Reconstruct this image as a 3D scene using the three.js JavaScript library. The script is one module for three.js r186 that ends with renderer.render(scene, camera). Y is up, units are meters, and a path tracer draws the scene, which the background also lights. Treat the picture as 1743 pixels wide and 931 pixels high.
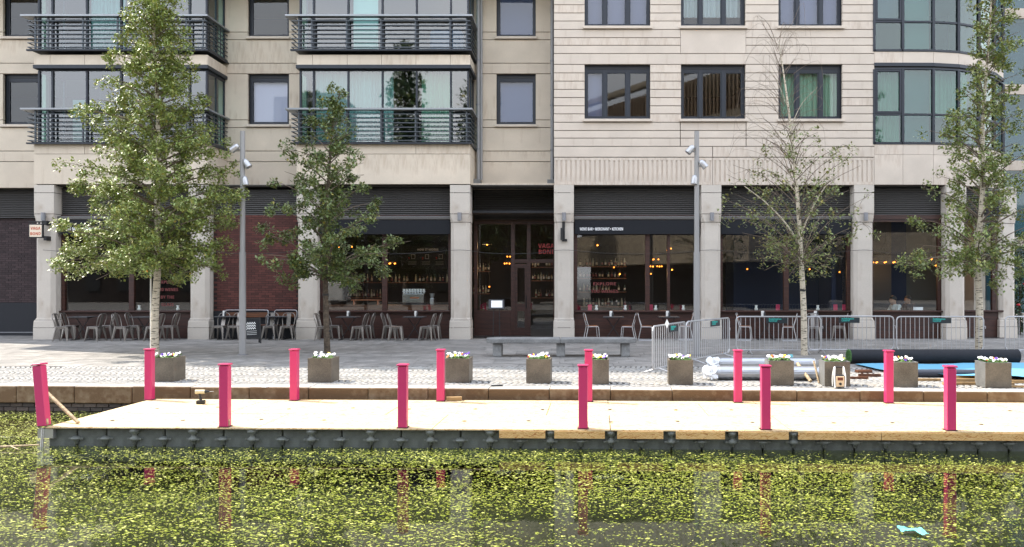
import * as THREE from 'three';
import { mergeGeometries } from 'three/addons/utils/BufferGeometryUtils.js';
import { RoundedBoxGeometry } from 'three/addons/geometries/RoundedBoxGeometry.js';
import { MarchingCubes } from 'three/addons/objects/MarchingCubes.js';
import { FontLoader } from 'three/addons/loaders/FontLoader.js';
import { TextGeometry } from 'three/addons/geometries/TextGeometry.js';

// ---------------------------------------------------------------- camera, sky, sun, exposure
const scene = new THREE.Scene();
const EYE = 1.83, F = 1400, CX = 977, CY = 481;            // eye height (m), focal length and principal point (photo pixels)
const camera = new THREE.PerspectiveCamera(2 * Math.atan(465.5 / F) * 180 / Math.PI, 1743 / 931, 0.1, 900);
camera.position.set(0, EYE, 0);
camera.setViewOffset(1743, 931, 871.5 - CX, 465.5 - CY, 1743, 931);
scene.add(camera);
const renderer = new THREE.WebGLRenderer({ antialias: true });
renderer.toneMapping = THREE.LinearToneMapping;
renderer.toneMappingExposure = 3.45;
renderer.shadowMap.enabled = true;
renderer.shadowMap.type = THREE.PCFSoftShadowMap;

const SUN = new THREE.Vector3(-0.625, 0.743, -0.24).normalize();
const sun = new THREE.DirectionalLight(new THREE.Color().setRGB(1, 0.92, 0.8), 2.85);
sun.position.copy(SUN).multiplyScalar(90); sun.castShadow = true; sun.shadow.radius = 1;
sun.shadow.mapSize.set(4096, 4096);
Object.assign(sun.shadow.camera, { left: -45, right: 45, top: 45, bottom: -45, near: 1, far: 220 });
scene.add(sun, sun.target);

// seeded random numbers and tileable noise
let seed = 7;
const rnd = () => { seed = (seed + 0x6D2B79F5) | 0; let t = Math.imul(seed ^ (seed >>> 15), 1 | seed); t = (t + Math.imul(t ^ (t >>> 7), 61 | t)) ^ t; return ((t ^ (t >>> 14)) >>> 0) / 4294967296; };
const rr = (a, b) => a + (b - a) * rnd();
const hash = (x, y) => { let h = Math.imul(x, 374761393) + Math.imul(y, 668265263); h = Math.imul(h ^ (h >>> 13), 1274126177); return ((h ^ (h >>> 16)) >>> 0) / 4294967296; };
const sm = (t) => t * t * (3 - 2 * t);
function vn(x, y, p) {
  const xi = Math.floor(x), yi = Math.floor(y), fx = sm(x - xi), fy = sm(y - yi), w = (v) => p ? ((v % p) + p) % p : v;
  const a = hash(w(xi), w(yi)), b = hash(w(xi + 1), w(yi)), c = hash(w(xi), w(yi + 1)), d = hash(w(xi + 1), w(yi + 1));
  return a + (b - a) * fx + (c - a) * fy + (a - b - c + d) * fx * fy;
}
function fbm(x, y, p, o = 4) { let s = 0, a = 0.5, n = 0; for (let i = 0; i < o; i++) { s += a * vn(x, y, p); n += a; x *= 2; y *= 2; if (p) p *= 2; a *= 0.5; } return s / n; }

{ // sky: pale summer sky with thin high cloud
  const W = 512, H = 256, d = new Float32Array(W * H * 4);
  for (let j = 0; j < H; j++) for (let i = 0; i < W; i++) {
    const el = (j / (H - 1) - 0.5) * Math.PI, s = Math.max(0, Math.sin(el)), k = Math.pow(1 - s, 2.2);
    const cl = Math.min(1, Math.max(0, (fbm(i / 512 * 12, j / 256 * 12, 12, 5) - 0.42) * 3.2)) * 0.6;
    const c = [0.6 + 0.3 * k, 0.7 + 0.24 * k, 0.9 + 0.08 * k].map((v) => v + (1.15 - v) * cl);
    const dn = el < 0 ? 0.35 : 1, o = (j * W + i) * 4;
    d[o] = c[0] * dn; d[o + 1] = c[1] * dn; d[o + 2] = c[2] * dn; d[o + 3] = 1;
  }
  const t = new THREE.DataTexture(d, W, H, THREE.RGBAFormat, THREE.FloatType);
  t.mapping = THREE.EquirectangularReflectionMapping; t.magFilter = t.minFilter = THREE.LinearFilter; t.wrapS = THREE.RepeatWrapping; t.needsUpdate = true;
  scene.background = t; scene.environment = t;
  scene.backgroundIntensity = scene.environmentIntensity = 0.95;
}

// ---------------------------------------------------------------- helpers
const wx = (px, D) => (px - CX) * D / F, wy = (py, D) => EYE + (CY - py) * D / F;   // photo survey: pixel + distance -> metres
const taken = {};
const numbered = (n) => { if (!(n in taken)) { taken[n] = 0; return n; } return n + '_' + String(++taken[n]).padStart(3, '0'); };
function mk(name, geo, mat, parent) {
  const m = new THREE.Mesh(geo, mat); m.castShadow = m.receiveShadow = true;
  m.name = parent ? name : numbered(name); (parent ?? scene).add(m); return m;
}
const grp = (name, parent) => { const g = new THREE.Group(); g.name = name; parent.add(g); return g; };
function tag(o, label, category, group, kind) { o.userData = { label, category }; if (group) o.userData.group = group; if (kind) o.userData.kind = kind; return o; }
function thing(name, label, category, group, x = 0, y = 0, z = 0, turn = 0) {
  const g = new THREE.Group(); g.name = numbered(name); g.position.set(x, y, z); g.rotation.y = turn; scene.add(g); return tag(g, label, category, group);
}
function copyOf(o, label, x, y, z, turn = 0) {
  const c = o.clone(); c.name = numbered(o.name.replace(/_\d{3}$/, '')); c.userData = { ...o.userData, label };
  c.position.set(x, y, z); c.rotation.y = turn; scene.add(c); return c;
}
const struct = (name, geo, mat, label) => { const m = mk(name, geo, mat); m.userData = { kind: 'structure', label, category: name.split('_').pop() }; return m; };
function bx(w, h, d, x = 0, y = 0, z = 0, rand = true) {          // box with uv in metres
  const g = new THREE.BoxGeometry(w, h, d), u = g.attributes.uv, s = [[d, h], [d, h], [w, d], [w, d], [w, h], [w, h]];
  const ou = rand ? rnd() * 7 : 0, ov = rand ? rnd() * 7 : 0;
  for (let i = 0; i < 24; i++) { const q = s[i >> 2]; u.setXY(i, u.getX(i) * q[0] + ou, u.getY(i) * q[1] + ov); }
  return g.translate(x, y, z);
}
const bb = (x0, x1, y0, y1, z0, z1) => bx(Math.abs(x1 - x0), Math.abs(y1 - y0), Math.abs(z1 - z0), (x0 + x1) / 2, (y0 + y1) / 2, (z0 + z1) / 2);
const rb = (w, h, d, r, x = 0, y = 0, z = 0, s = 2) => new RoundedBoxGeometry(w, h, d, s, r).translate(x, y, z);
const cyl = (r0, r1, h, x = 0, y = 0, z = 0, n = 16) => new THREE.CylinderGeometry(r1, r0, h, n).translate(x, y + h / 2, z);   // r0 at the base
const V = (x, y, z) => new THREE.Vector3(x, y, z);
function tube(pts, r, n = 8, seg, tension = 0.5) { const c = new THREE.CatmullRomCurve3(pts.map((p) => p.isVector3 ? p : V(...p)), false, 'catmullrom', tension); return new THREE.TubeGeometry(c, seg ?? Math.max(2, pts.length * 4), r, n, false); }
function rod(a, b, r0, r1 = r0, n = 8) {
  a = a.isVector3 ? a : V(...a); b = b.isVector3 ? b : V(...b); const d = b.clone().sub(a), l = d.length();
  const g = new THREE.CylinderGeometry(r1, r0, l, n); g.translate(0, l / 2, 0); g.applyQuaternion(new THREE.Quaternion().setFromUnitVectors(V(0, 1, 0), d.normalize())); return g.translate(a.x, a.y, a.z);
}
const plain = (g) => { const q = g.index ? g.toNonIndexed() : g; for (const k of Object.keys(q.attributes)) if (!['position', 'normal', 'uv'].includes(k)) q.deleteAttribute(k); return q; };
const merge = (a) => mergeGeometries(a.map(plain), false);
function loft(rings) {                                             // closed rings of equal length -> skin
  const n = rings[0].length, p = [], uv = [], ix = [];
  rings.forEach((r, j) => r.forEach((q, i) => { p.push(...q); uv.push(i / n, q[1]); }));
  for (let j = 0; j + 1 < rings.length; j++) for (let i = 0; i < n; i++) { const a = j * n + i, b = j * n + (i + 1) % n; ix.push(a, b, a + n, b, b + n, a + n); }
  const g = new THREE.BufferGeometry(); g.setAttribute('position', new THREE.Float32BufferAttribute(p, 3)); g.setAttribute('uv', new THREE.Float32BufferAttribute(uv, 2)); g.setIndex(ix);
  const f = g.toNonIndexed(); f.computeVertexNormals(); return f;
}

// ---------------------------------------------------------------- materials
function tex(n, fn, scale = 1, srgb = true, m = n) {
  const d = new Uint8Array(n * m * 4);
  for (let j = 0; j < m; j++) for (let i = 0; i < n; i++) { const c = fn(i / n, j / m), o = (j * n + i) * 4; for (let k = 0; k < 3; k++) d[o + k] = Math.max(0, Math.min(255, (c.length ? c[k] : c) * 255)); d[o + 3] = 255; }
  const t = new THREE.DataTexture(d, n, m); t.wrapS = t.wrapT = THREE.RepeatWrapping; t.magFilter = THREE.LinearFilter; t.minFilter = THREE.LinearMipmapLinearFilter; t.generateMipmaps = true;
  if (srgb) t.colorSpace = THREE.SRGBColorSpace; t.repeat.set(scale, scale); t.needsUpdate = true; return t;
}
const C = (r, g, b) => new THREE.Color().setRGB(r, g, b);
const M = (c, rough = 0.8, o = {}) => new THREE.MeshStandardMaterial({ color: C(...c), roughness: rough, ...o });
const P = (c, rough = 0.8, o = {}) => new THREE.MeshPhysicalMaterial({ color: C(...c), roughness: rough, ...o });
const stoneMap = tex(512, (u, v) => { const g = 0.92 + 0.09 * (fbm(u * 6, v * 6, 6, 5) - 0.5) + 0.05 * (hash(u * 512 | 0, v * 512 | 0) - 0.5), s = Math.max(0, fbm(u * 20, v * 4, 4, 4) - 0.6) * 0.5; return [g - s * 0.8, g - s, g - s * 1.15]; }, 1 / 3.1);
const grainBump = tex(256, (u, v) => 0.5 + 0.5 * (fbm(u * 40, v * 40, 40, 3) - 0.5), 1 / 0.6, false);
const speckMap = tex(256, (u, v) => { const g = 0.82 + 0.3 * (fbm(u * 8, v * 8, 8, 4) - 0.5) + 0.22 * (hash(u * 256 | 0, (v * 256 | 0) + 99) - 0.5); return [g, g, g]; }, 1 / 1.7);
const woodMap = tex(256, (u, v) => { const g = 0.72 + 0.5 * (fbm(u * 3, v * 46, 0, 4) - 0.5); return [g, g * 0.96, g * 0.9]; }, 1);
const mats = {
  stone: M([0.66, 0.57, 0.475], 0.85, { map: stoneMap, bumpMap: grainBump, bumpScale: 0.002 }),
  stoneWarm: M([0.7, 0.6, 0.475], 0.85, { map: stoneMap, bumpMap: grainBump, bumpScale: 0.002 }),
  columnStone: M([0.61, 0.55, 0.475], 0.85, { map: stoneMap, bumpMap: grainBump, bumpScale: 0.002 }),
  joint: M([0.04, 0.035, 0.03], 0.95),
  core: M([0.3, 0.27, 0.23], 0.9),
  frame: M([0.02, 0.024, 0.032], 0.45, { metalness: 0.3 }),
  railing: M([0.07, 0.08, 0.09], 0.4, { metalness: 0.5 }),
  railTop: M([0.25, 0.26, 0.27], 0.35, { metalness: 0.5 }),
  glass: P([0.9, 0.95, 0.97], 0.02, { transmission: 1, ior: 1.62 }),
  bayGlass: P([0.5, 0.74, 0.72], 0.02, { transmission: 1, ior: 2.1 }), curveGlass: P([0.62, 0.78, 0.76], 0.02, { transmission: 1, ior: 1.6 }),
  shopGlass: P([0.85, 0.9, 0.9], 0.015, { transmission: 1, ior: 1.75 }),
  louvre: M([0.1, 0.095, 0.09], 0.55, { metalness: 0.3 }),
  louvreBack: M([0.02, 0.02, 0.02], 0.9),
  timberDark: M([0.075, 0.026, 0.018], 0.5, { map: woodMap }),
  fascia: M([0.008, 0.009, 0.012], 0.95),
  brick: M([0.05, 0.026, 0.024], 0.8), brickDark: M([0.032, 0.02, 0.022], 0.8),
  mortar: M([0.02, 0.014, 0.013], 0.95),
  navy: M([0.007, 0.008, 0.012], 0.7),
  steel: M([0.42, 0.42, 0.42], 0.35, { metalness: 0.7 }),
  galv: M([0.45, 0.45, 0.46], 0.4, { metalness: 0.65 }),
  pole: M([0.27, 0.265, 0.26], 0.6, { metalness: 0.15 }),
  lampGrey: M([0.22, 0.22, 0.23], 0.5, { metalness: 0.3 }),
  pink: P([0.48, 0.023, 0.112], 0.4, { clearcoat: 0.25, clearcoatRoughness: 0.3 }),
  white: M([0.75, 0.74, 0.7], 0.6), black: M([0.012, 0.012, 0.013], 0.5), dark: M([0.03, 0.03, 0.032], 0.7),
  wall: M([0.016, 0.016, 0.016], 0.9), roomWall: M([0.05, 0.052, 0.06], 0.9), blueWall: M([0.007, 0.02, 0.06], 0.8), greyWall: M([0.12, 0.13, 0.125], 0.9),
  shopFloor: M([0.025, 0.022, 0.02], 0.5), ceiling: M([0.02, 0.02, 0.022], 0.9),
  gunmetal: M([0.23, 0.21, 0.19], 0.38, { metalness: 0.75 }),
  alu: M([0.55, 0.55, 0.56], 0.3, { metalness: 0.8 }),
  plyOrange: M([0.42, 0.17, 0.06], 0.45, { map: woodMap }),
  tableTop: M([0.05, 0.05, 0.052], 0.35), counterWood: M([0.2, 0.075, 0.03], 0.5, { map: woodMap }),
  pine: M([0.62, 0.42, 0.2], 0.7, { map: woodMap }), paleWood: M([0.75, 0.6, 0.4], 0.7, { map: woodMap }),
  bronze: M([0.22, 0.185, 0.14], 0.5, { metalness: 0.35, map: speckMap }), zincAndLitSide: M([0.3, 0.3, 0.29], 0.5, { metalness: 0.35, map: speckMap }),  // the zinc tone doubles as the painted sunlit sides of some planters
  soil: M([0.03, 0.022, 0.015], 0.95), pontoon: M([0.13, 0.145, 0.133], 0.55, { map: speckMap }), lug: M([0.12, 0.13, 0.118], 0.5),
  concrete: M([0.3, 0.3, 0.29], 0.8, { map: speckMap }),
  bottle: M([0.02, 0.03, 0.02], 0.15), copper: M([0.6, 0.25, 0.15], 0.3, { metalness: 0.9 }),
};
// ---------------------------------------------------------------- ground, quay, canal
const QA = 0.047;                                        // the quay runs at about 3 degrees to the facade
const quayZ = (x) => -(14.1 - QA * x);            // front edge of the coping, z at x
const qz = (x, back) => quayZ(x) - back;
const quayTurn = -Math.atan(QA);                     // right end comes nearer to the viewer
const WATER = -0.45;
{
  const sh = new THREE.Shape([[-90, 0], [90, 0], [90, 90], [-90, 90]].map(([x, d]) => new THREE.Vector2(x, d === 0 ? -qz(x, 0.32) : d)));
  const g = new THREE.ShapeGeometry(sh); g.rotateX(-Math.PI / 2);
  struct('ground', g.translate(0, -0.06, 0), M([0.06, 0.055, 0.05], 0.95, { map: speckMap }), 'dark bedding under the quay paving and the street');
  struct('opposite_bank', bb(-90, 90, -2, 0, -1.2, 120), M([0.36, 0.34, 0.31], 0.9, { map: speckMap }), 'pale paving of the opposite canal bank');
  struct('canal_bed', bb(-90, 90, -1.2, -1.0, -22, -1), M([0.006, 0.008, 0.003], 1), 'dark mud bed of the canal');
}
{ // paving slabs of the footway: large grey slabs, laid in rows along the facade
  const pv = thing('pavement', 'grey stone slab footway between the cobbles and the shop fronts', 'pavement'); pv.userData.kind = 'structure';
  const mA = [[0.33, 0.31, 0.285], [0.36, 0.338, 0.31], [0.295, 0.278, 0.256], [0.34, 0.316, 0.288]].map((c) => M(c, 0.78, { map: speckMap, bumpMap: grainBump, bumpScale: 0.003 }));
  const rest = [[], [], [], []]; let n = 0; const cache = {};
  let row = 0;
  for (let d = 17.95; d < 30.2; row++) {
    const dep = [0.62, 0.45, 0.62, 0.75][row % 4], half = d * 0.72 + 1.5;
    for (let x = -half - (row % 3) * 0.31; x < half;) {
      const w = [0.9, 0.6, 1.2, 0.75][(hash(row, Math.round(x * 7)) * 4) | 0], k = (rnd() * 4) | 0, vis = Math.abs(x + 0.7) < d * 0.68 && d < 26;
      const z0 = d + (row < 1 ? 0 : 0);
      if (vis && n < 300) {
        const key = w + '_' + dep; cache[key] ??= bx(w - 0.008, 0.06, dep - 0.008, 0, 0, 0);
        const m = mk('paving_slab', cache[key], mA[k], pv); m.position.set(x + w / 2, -0.03 + (rnd() - 0.5) * 0.004, -(z0 + dep / 2)); m.rotation.x = (rnd() - 0.5) * 0.003; n++;
      } else rest[k].push(bx(w - 0.008, 0.06, dep - 0.008, x + w / 2, -0.03 + (rnd() - 0.5) * 0.003, -(z0 + dep / 2)));
      x += w;
    }
    d += dep;
  }
  rest.forEach((r, i) => { if (r.length) { const m = mk('far_paving_slabs', merge(r), mA[i], pv); m.userData.kind = 'stuff'; } });
}
{ // granite setts laid in arcs between the coping and the slabs
  const g = new THREE.BoxGeometry(0.078, 0.07, 0.096); 
  { const p = g.attributes.position; for (let i = 0; i < p.count; i++) if (p.getY(i) > 0) { p.setX(i, p.getX(i) * 0.74); p.setZ(i, p.getZ(i) * 0.95); } g.computeVertexNormals(); }
  const list = [], W = 0.98, N = 9;
  for (let k = 0; k < 4; k++) for (let x = -14.5; x < 15; x += 0.112) for (let t = 0; t < N; t++) {
    const a = (t + 0.5) / N * 2 - 1, xx = x + 0.34 * (1 - a * a), dd = 0.42 + k * W + (t + 0.5) / N * W, z = qz(xx, dd); if (-z > 17.93) continue;
    const th = Math.atan2(0.68 * a, W / 2), c = Math.cos(th);
    list.push([xx + rr(-0.003, 0.003), -0.035 + rr(-0.004, 0.002), z, th, c]);
  }
  const im = new THREE.InstancedMesh(g, M([1, 1, 1], 0.8, { map: null }), list.length), m = new THREE.Matrix4(), q = new THREE.Quaternion(), e = new THREE.Euler();
  list.forEach(([x, y, z, a, c], i) => { q.setFromEuler(e.set(rr(-0.012, 0.012), a, rr(-0.012, 0.012))); im.setMatrixAt(i, m.compose(V(x, y, z), q, V(c * rr(1.05, 1.18), 1, rr(1.02, 1.1) / c))); const b = rr(0.27, 0.36), w = rr(0.86, 0.97); im.setColorAt(i, C(b, b * (0.5 + w / 2), b * w * 0.97)); });
  im.name = 'cobble_setts'; im.castShadow = im.receiveShadow = true; scene.add(im);
  tag(im, 'pale granite setts laid in small arcs behind the canal coping', 'cobbles', null, 'stuff');
}
{ // coping stones and the brick canal wall under them
  const kb = thing('kerb', 'stone coping along the canal edge, brown stained on its face', 'kerb'); kb.userData.kind = 'structure';
  const stain = tex(512, (u, v) => { const b = fbm(u * 5, v * 5, 5, 5), f = fbm(u * 24, v * 24, 24, 4), k = Math.min(1, Math.max(0, (b + 0.6 * f - 0.66) * 2.2)); return [0.72 + 0.2 * k, 0.64 + 0.26 * k, 0.54 + 0.32 * k]; }, 1 / 1.3);
  const topM = M([0.55, 0.51, 0.45], 0.85, { map: speckMap }), faceM = M([0.27, 0.2, 0.13], 0.85, { map: stain, bumpMap: grainBump, bumpScale: 0.006 });
  for (let i = -18; i < 18; i++) {
    const w = 1.045, x = i * 1.05 + 0.11, g = new RoundedBoxGeometry(w, 0.3, 0.4, 2, 0.022), u = g.attributes.uv, p = g.attributes.position;
    for (let k = 0; k < u.count; k++) u.setXY(k, p.getX(k) + i * 0.37, p.getY(k) + p.getZ(k) * 0.7 + i * 1.7);
    const m = mk('coping_stone', g, faceM, kb); m.position.set(x, -0.148 + rr(-0.004, 0.004), qz(x, 0.2) + rr(-0.006, 0.006)); m.rotation.y = Math.atan(QA) * -1; const tp = mk('worn_top', new RoundedBoxGeometry(w - 0.004, 0.02, 0.385, 2, 0.009), topM, m); tp.position.set(0, 0.143, -0.006);
  }
  const cw = thing('canal_wall', 'old brick canal wall above the water under the coping', 'wall'); cw.userData.kind = 'structure';
  const body = bx(60, 2.2, 0.6, 0, -1.41, 0); body.rotateY(-Math.atan(QA)); const wm = mk('wall_body', body, M([0.05, 0.045, 0.04], 0.95), cw); wm.position.z = qz(0, 0.36);
  const bg = rb(0.212, 0.064, 0.05, 0.006), bm = [[0.1, 0.075, 0.06], [0.075, 0.06, 0.05], [0.13, 0.1, 0.08]].map((c) => M(c, 0.9, { map: speckMap }));
  for (let r = 0; r < 5; r++) for (let i = 0; i < 17; i++) { const x = -10.35 + i * 0.225 + (r % 2) * 0.112, m = mk('brick', bg, bm[(rnd() * 3) | 0], cw); m.position.set(x, -0.34 - r * 0.075 + 0.0, qz(x, 0.06) + rr(-0.005, 0.005)); m.rotation.y = -Math.atan(QA); }
}
{ // canal water and the floating weed
  const bump = tex(512, (u, v) => 0.5 + 0.5 * (fbm(u * 18, v * 9, 9, 4) - 0.5), 1, false); bump.repeat.set(1 / 2.2, 1 / 2.2);
  const g = new THREE.PlaneGeometry(180, 24), u = g.attributes.uv; for (let i = 0; i < u.count; i++) u.setXY(i, u.getX(i) * 180, u.getY(i) * 24); g.rotateX(-Math.PI / 2);
  const w = struct('water', g.translate(0, WATER, -12.4), P([0.8, 0.84, 0.62], 0.02, { transmission: 1, ior: 1.23, bumpMap: bump, bumpScale: 0.001 }), 'still dark green canal water mirroring the building');
  // weed: small rafts of duckweed and leaf scum
  const variants = [0, 1, 2].map((k) => { const n = 7, pos = [], ix = []; pos.push(0, 0.004, 0); for (let i = 0; i < n; i++) { const a = i / n * Math.PI * 2, r = 0.5 * (0.55 + 0.75 * hash(i, k * 17 + 3)); pos.push(Math.cos(a) * r, -0.001 + 0.003 * hash(i + 9, k), Math.sin(a) * r * 0.8); ix.push(0, 1 + (i + 1) % n, 1 + i); } const q = new THREE.BufferGeometry(); q.setAttribute('position', new THREE.Float32BufferAttribute(pos, 3)); q.setIndex(ix); q.computeVertexNormals(); return q; });
  const items = [[], [], []]; const total = 310000;
  for (let i = 0; i < total; i++) {
    const d = Math.sqrt(rr(6.4 * 6.4, 14.6 * 14.6)), x = rr(-0.9, 0.8) * d;
    const big = fbm(x * 0.5 + 50, d * 0.9 + 20, 0, 3), mid = fbm(x * 5 + 9, d * 9 + 3, 0, 3);
    const near = Math.min(1, Math.max(0, (d - 7.2) / 1.6)), right = Math.min(1, Math.max(0, (x + 0.5) / 4));
    let keep = 0.3 + 0.22 * near - 0.1 * right + (big - 0.5) * 1.1 + (mid - 0.5) * 0.9; if (d > 10.5 && x > 0) keep -= 0.3 * right;
    if (rnd() > keep) continue;
    const s = 0.0075 + 0.018 * Math.pow(rnd(), 2); items[i % 3].push([x, d, s * rr(1.2, 2.3), s, rr(-0.6, 0.6), rnd()]);
  }
  const al = new THREE.Group(); al.name = 'floating_weed'; scene.add(al); tag(al, 'yellow green floating weed scattered over the canal', 'weed', null, 'stuff');
  const wm = M([1, 1, 1], 0.75); const m = new THREE.Matrix4(), q = new THREE.Quaternion(), e = new THREE.Euler();
  items.forEach((L, k) => {
    const im = new THREE.InstancedMesh(variants[k], wm, L.length);
    L.forEach(([x, d, a, b, t, c], i) => { q.setFromEuler(e.set(rr(-0.22, 0.22), t, rr(-0.12, 0.12))); im.setMatrixAt(i, m.compose(V(x, c > 0.85 ? WATER + 0.005 : WATER - 0.012 - rnd() * 0.016, -d), q, V(a, 1, b))); const v = rr(0.5, 1.15); im.setColorAt(i, c < 0.05 ? C(0.22 * v, 0.19 * v, 0.06 * v) : c < 0.2 ? C(0.13 * v, 0.17 * v, 0.035 * v) : C(0.39 * v, 0.4 * v, 0.085 * v)); });
    im.name = 'weed_rafts'; im.receiveShadow = true; im.userData.kind = 'stuff'; al.add(im);
  });
}
// ---------------------------------------------------------------- apartment building over shops
const D0 = 26.5, D1 = 28.0, zF = -D0, zR = -D1, zS = -26.88, ST = 2.99;      // front plane, recessed plane, shopfront plane, storey height
const fx = (px) => wx(px, D0), fy = (py) => wy(py, D0), rx = (px) => wx(px, D1), ry = (py) => wy(py, D1);
const bld = thing('apartment_building', 'pale stone apartment building with glazed bays above a row of dark shopfronts', 'building');
const font = await new FontLoader().loadAsync('fonts/droid/droid_sans_bold.typeface.json');
function letters(str, size, depth = 0.008) { const g = new TextGeometry(str, { font, size, depth, curveSegments: 3, bevelEnabled: false }); g.computeBoundingBox(); return g; }
const GAP = 0.024;
function cutSpans(x0, x1, cuts) { let s = [[x0, x1]]; for (const [a, b] of cuts) s = s.flatMap(([p, q]) => b <= p || a >= q ? [[p, q]] : [[p, a], [b, q]].filter(([m, n]) => n - m > 0.03)); return s; }
function stonePanels(x0, x1, z, thick, ys, openings, joints, mat, parent = bld) {   // ys from the top down; each panel is a slab with open joints round it
  for (let i = 0; i + 1 < ys.length; i++) {
    const yt = ys[i], yb = ys[i + 1], cuts = openings.filter((o) => o.y1 > yb + 0.02 && o.y0 < yt - 0.02).map((o) => [o.x0, o.x1]);
    for (let [a, b] of cutSpans(x0, x1, cuts)) {
      const js = joints.filter((j) => j.x > a + 0.05 && j.x < b - 0.05 && j.y1 > yb + 0.02 && j.y0 < yt - 0.02).map((j) => j.x).sort((p, q) => p - q);
      const e = [a, ...js, b];
      for (let k = 0; k + 1 < e.length; k++) mk('stone_panel', bb(e[k] + (k ? GAP / 2 : 0), e[k + 1] - (k + 2 < e.length ? GAP / 2 : 0), yb + GAP / 2, yt - GAP / 2, z + rr(-0.002, 0.002), z - thick), mat, parent);
    }
  }
}
function wallCore(name, x0, x1, y0, y1, z0, z1, openings, mat, parent = bld) {        // wall with real holes
  const X = [...new Set([x0, x1, ...openings.flatMap((o) => [o.x0, o.x1])])].filter((v) => v >= x0 && v <= x1).sort((a, b) => a - b), out = [];
  for (let i = 0; i + 1 < X.length; i++) {
    const xm = (X[i] + X[i + 1]) / 2, os = openings.filter((o) => o.x0 < xm && o.x1 > xm).map((o) => [o.y0, o.y1]);
    for (const [a, b] of cutSpans(y0, y1, os)) out.push(bb(X[i], X[i + 1], a, b, z0, z1));
  }
  return mk(name, merge(out), mat, parent);
}
function curtain(parent, x0, x1, y0, y1, z, mat, name = 'curtain') {
  const n = Math.max(12, Math.round((x1 - x0) * 46)), g = new THREE.PlaneGeometry(x1 - x0, y1 - y0, n, 1), p = g.attributes.position;
  for (let i = 0; i < p.count; i++) { const x = p.getX(i); p.setZ(i, 0.03 * Math.sin(x * 44 + 2 * Math.sin(x * 9)) + 0.012 * Math.sin(x * 97)); }
  g.computeVertexNormals(); const m = mk(name, g.translate((x0 + x1) / 2, (y0 + y1) / 2, z), mat, parent); return m;
}
const curtainGreen = P([0.26, 0.42, 0.28], 0.95, { transmission: 0.35 }), curtainWhite = P([0.42, 0.5, 0.49], 0.95, { transmission: 0.35 }), blind = M([0.09, 0.1, 0.16], 0.9), blindTeal = M([0.06, 0.12, 0.125], 0.9);
function windowUnit(x0, x1, y0, y1, z, divs, o = {}) {       // y0..y1 is the opening with the sill in it
  const g = grp('window', bld), f = 0.07, ysill = y0 + 0.11, zf = z - 0.16, b = [];
  b.push(bb(x0, x0 + f, ysill, y1, zf, zf - 0.09), bb(x1 - f, x1, ysill, y1, zf, zf - 0.09), bb(x0 + f, x1 - f, ysill, ysill + f, zf - 0.002, zf - 0.088), bb(x0 + f, x1 - f, y1 - 0.2, y1, zf - 0.004, zf - 0.086));
  const xs = [x0 + f, ...divs, x1 - f];
  for (const d of divs) b.push(bb(d - 0.045, d + 0.045, ysill + f, y1 - 0.2, zf + 0.01, zf - 0.08));
  mk('frame', merge(b), mats.frame, g);
  const slot = mk('trickle_vent', bb(x0 + f + 0.02, x1 - f - 0.02, y1 - 0.115, y1 - 0.075, zf + 0.012, zf), mats.black, g);
  for (let i = 0; i + 1 < xs.length; i++) {
    const a = xs[i] + (i ? 0.045 : 0), c = xs[i + 1] - (i + 2 < xs.length ? 0.045 : 0), yb = ysill + f, yt = y1 - 0.2, w = 0.045;
    if (o.sash !== false) mk('sash', merge([bb(a, a + w, yb, yt, zf - 0.015, zf - 0.07), bb(c - w, c, yb, yt, zf - 0.015, zf - 0.07), bb(a + w, c - w, yb, yb + w, zf - 0.017, zf - 0.068), bb(a + w, c - w, yt - w, yt, zf - 0.017, zf - 0.068)]), mats.frame, g);
    mk('pane', new THREE.PlaneGeometry(c - a - 0.06, yt - yb - 0.06).translate((a + c) / 2, (yb + yt) / 2, zf - 0.045), mats.glass, g);
    if (o.blind && o.blind[i]) mk('blind', bb(a + 0.03, c - 0.03, yb + 0.03, yt - 0.03, zf - 0.14, zf - 0.15), o.blind[i], g);
    if (o.curtain && o.curtain[i]) curtain(g, a, c, yb, yt, zf - 0.2, o.curtain[i]);
  }
  mk('sill', rb(x1 - x0 + 0.1, 0.085, 0.3, 0.012, (x0 + x1) / 2, y0 + 0.055, z - 0.06), mats.stone, g);
  return g;
}
const yTop = 12.0;
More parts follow.
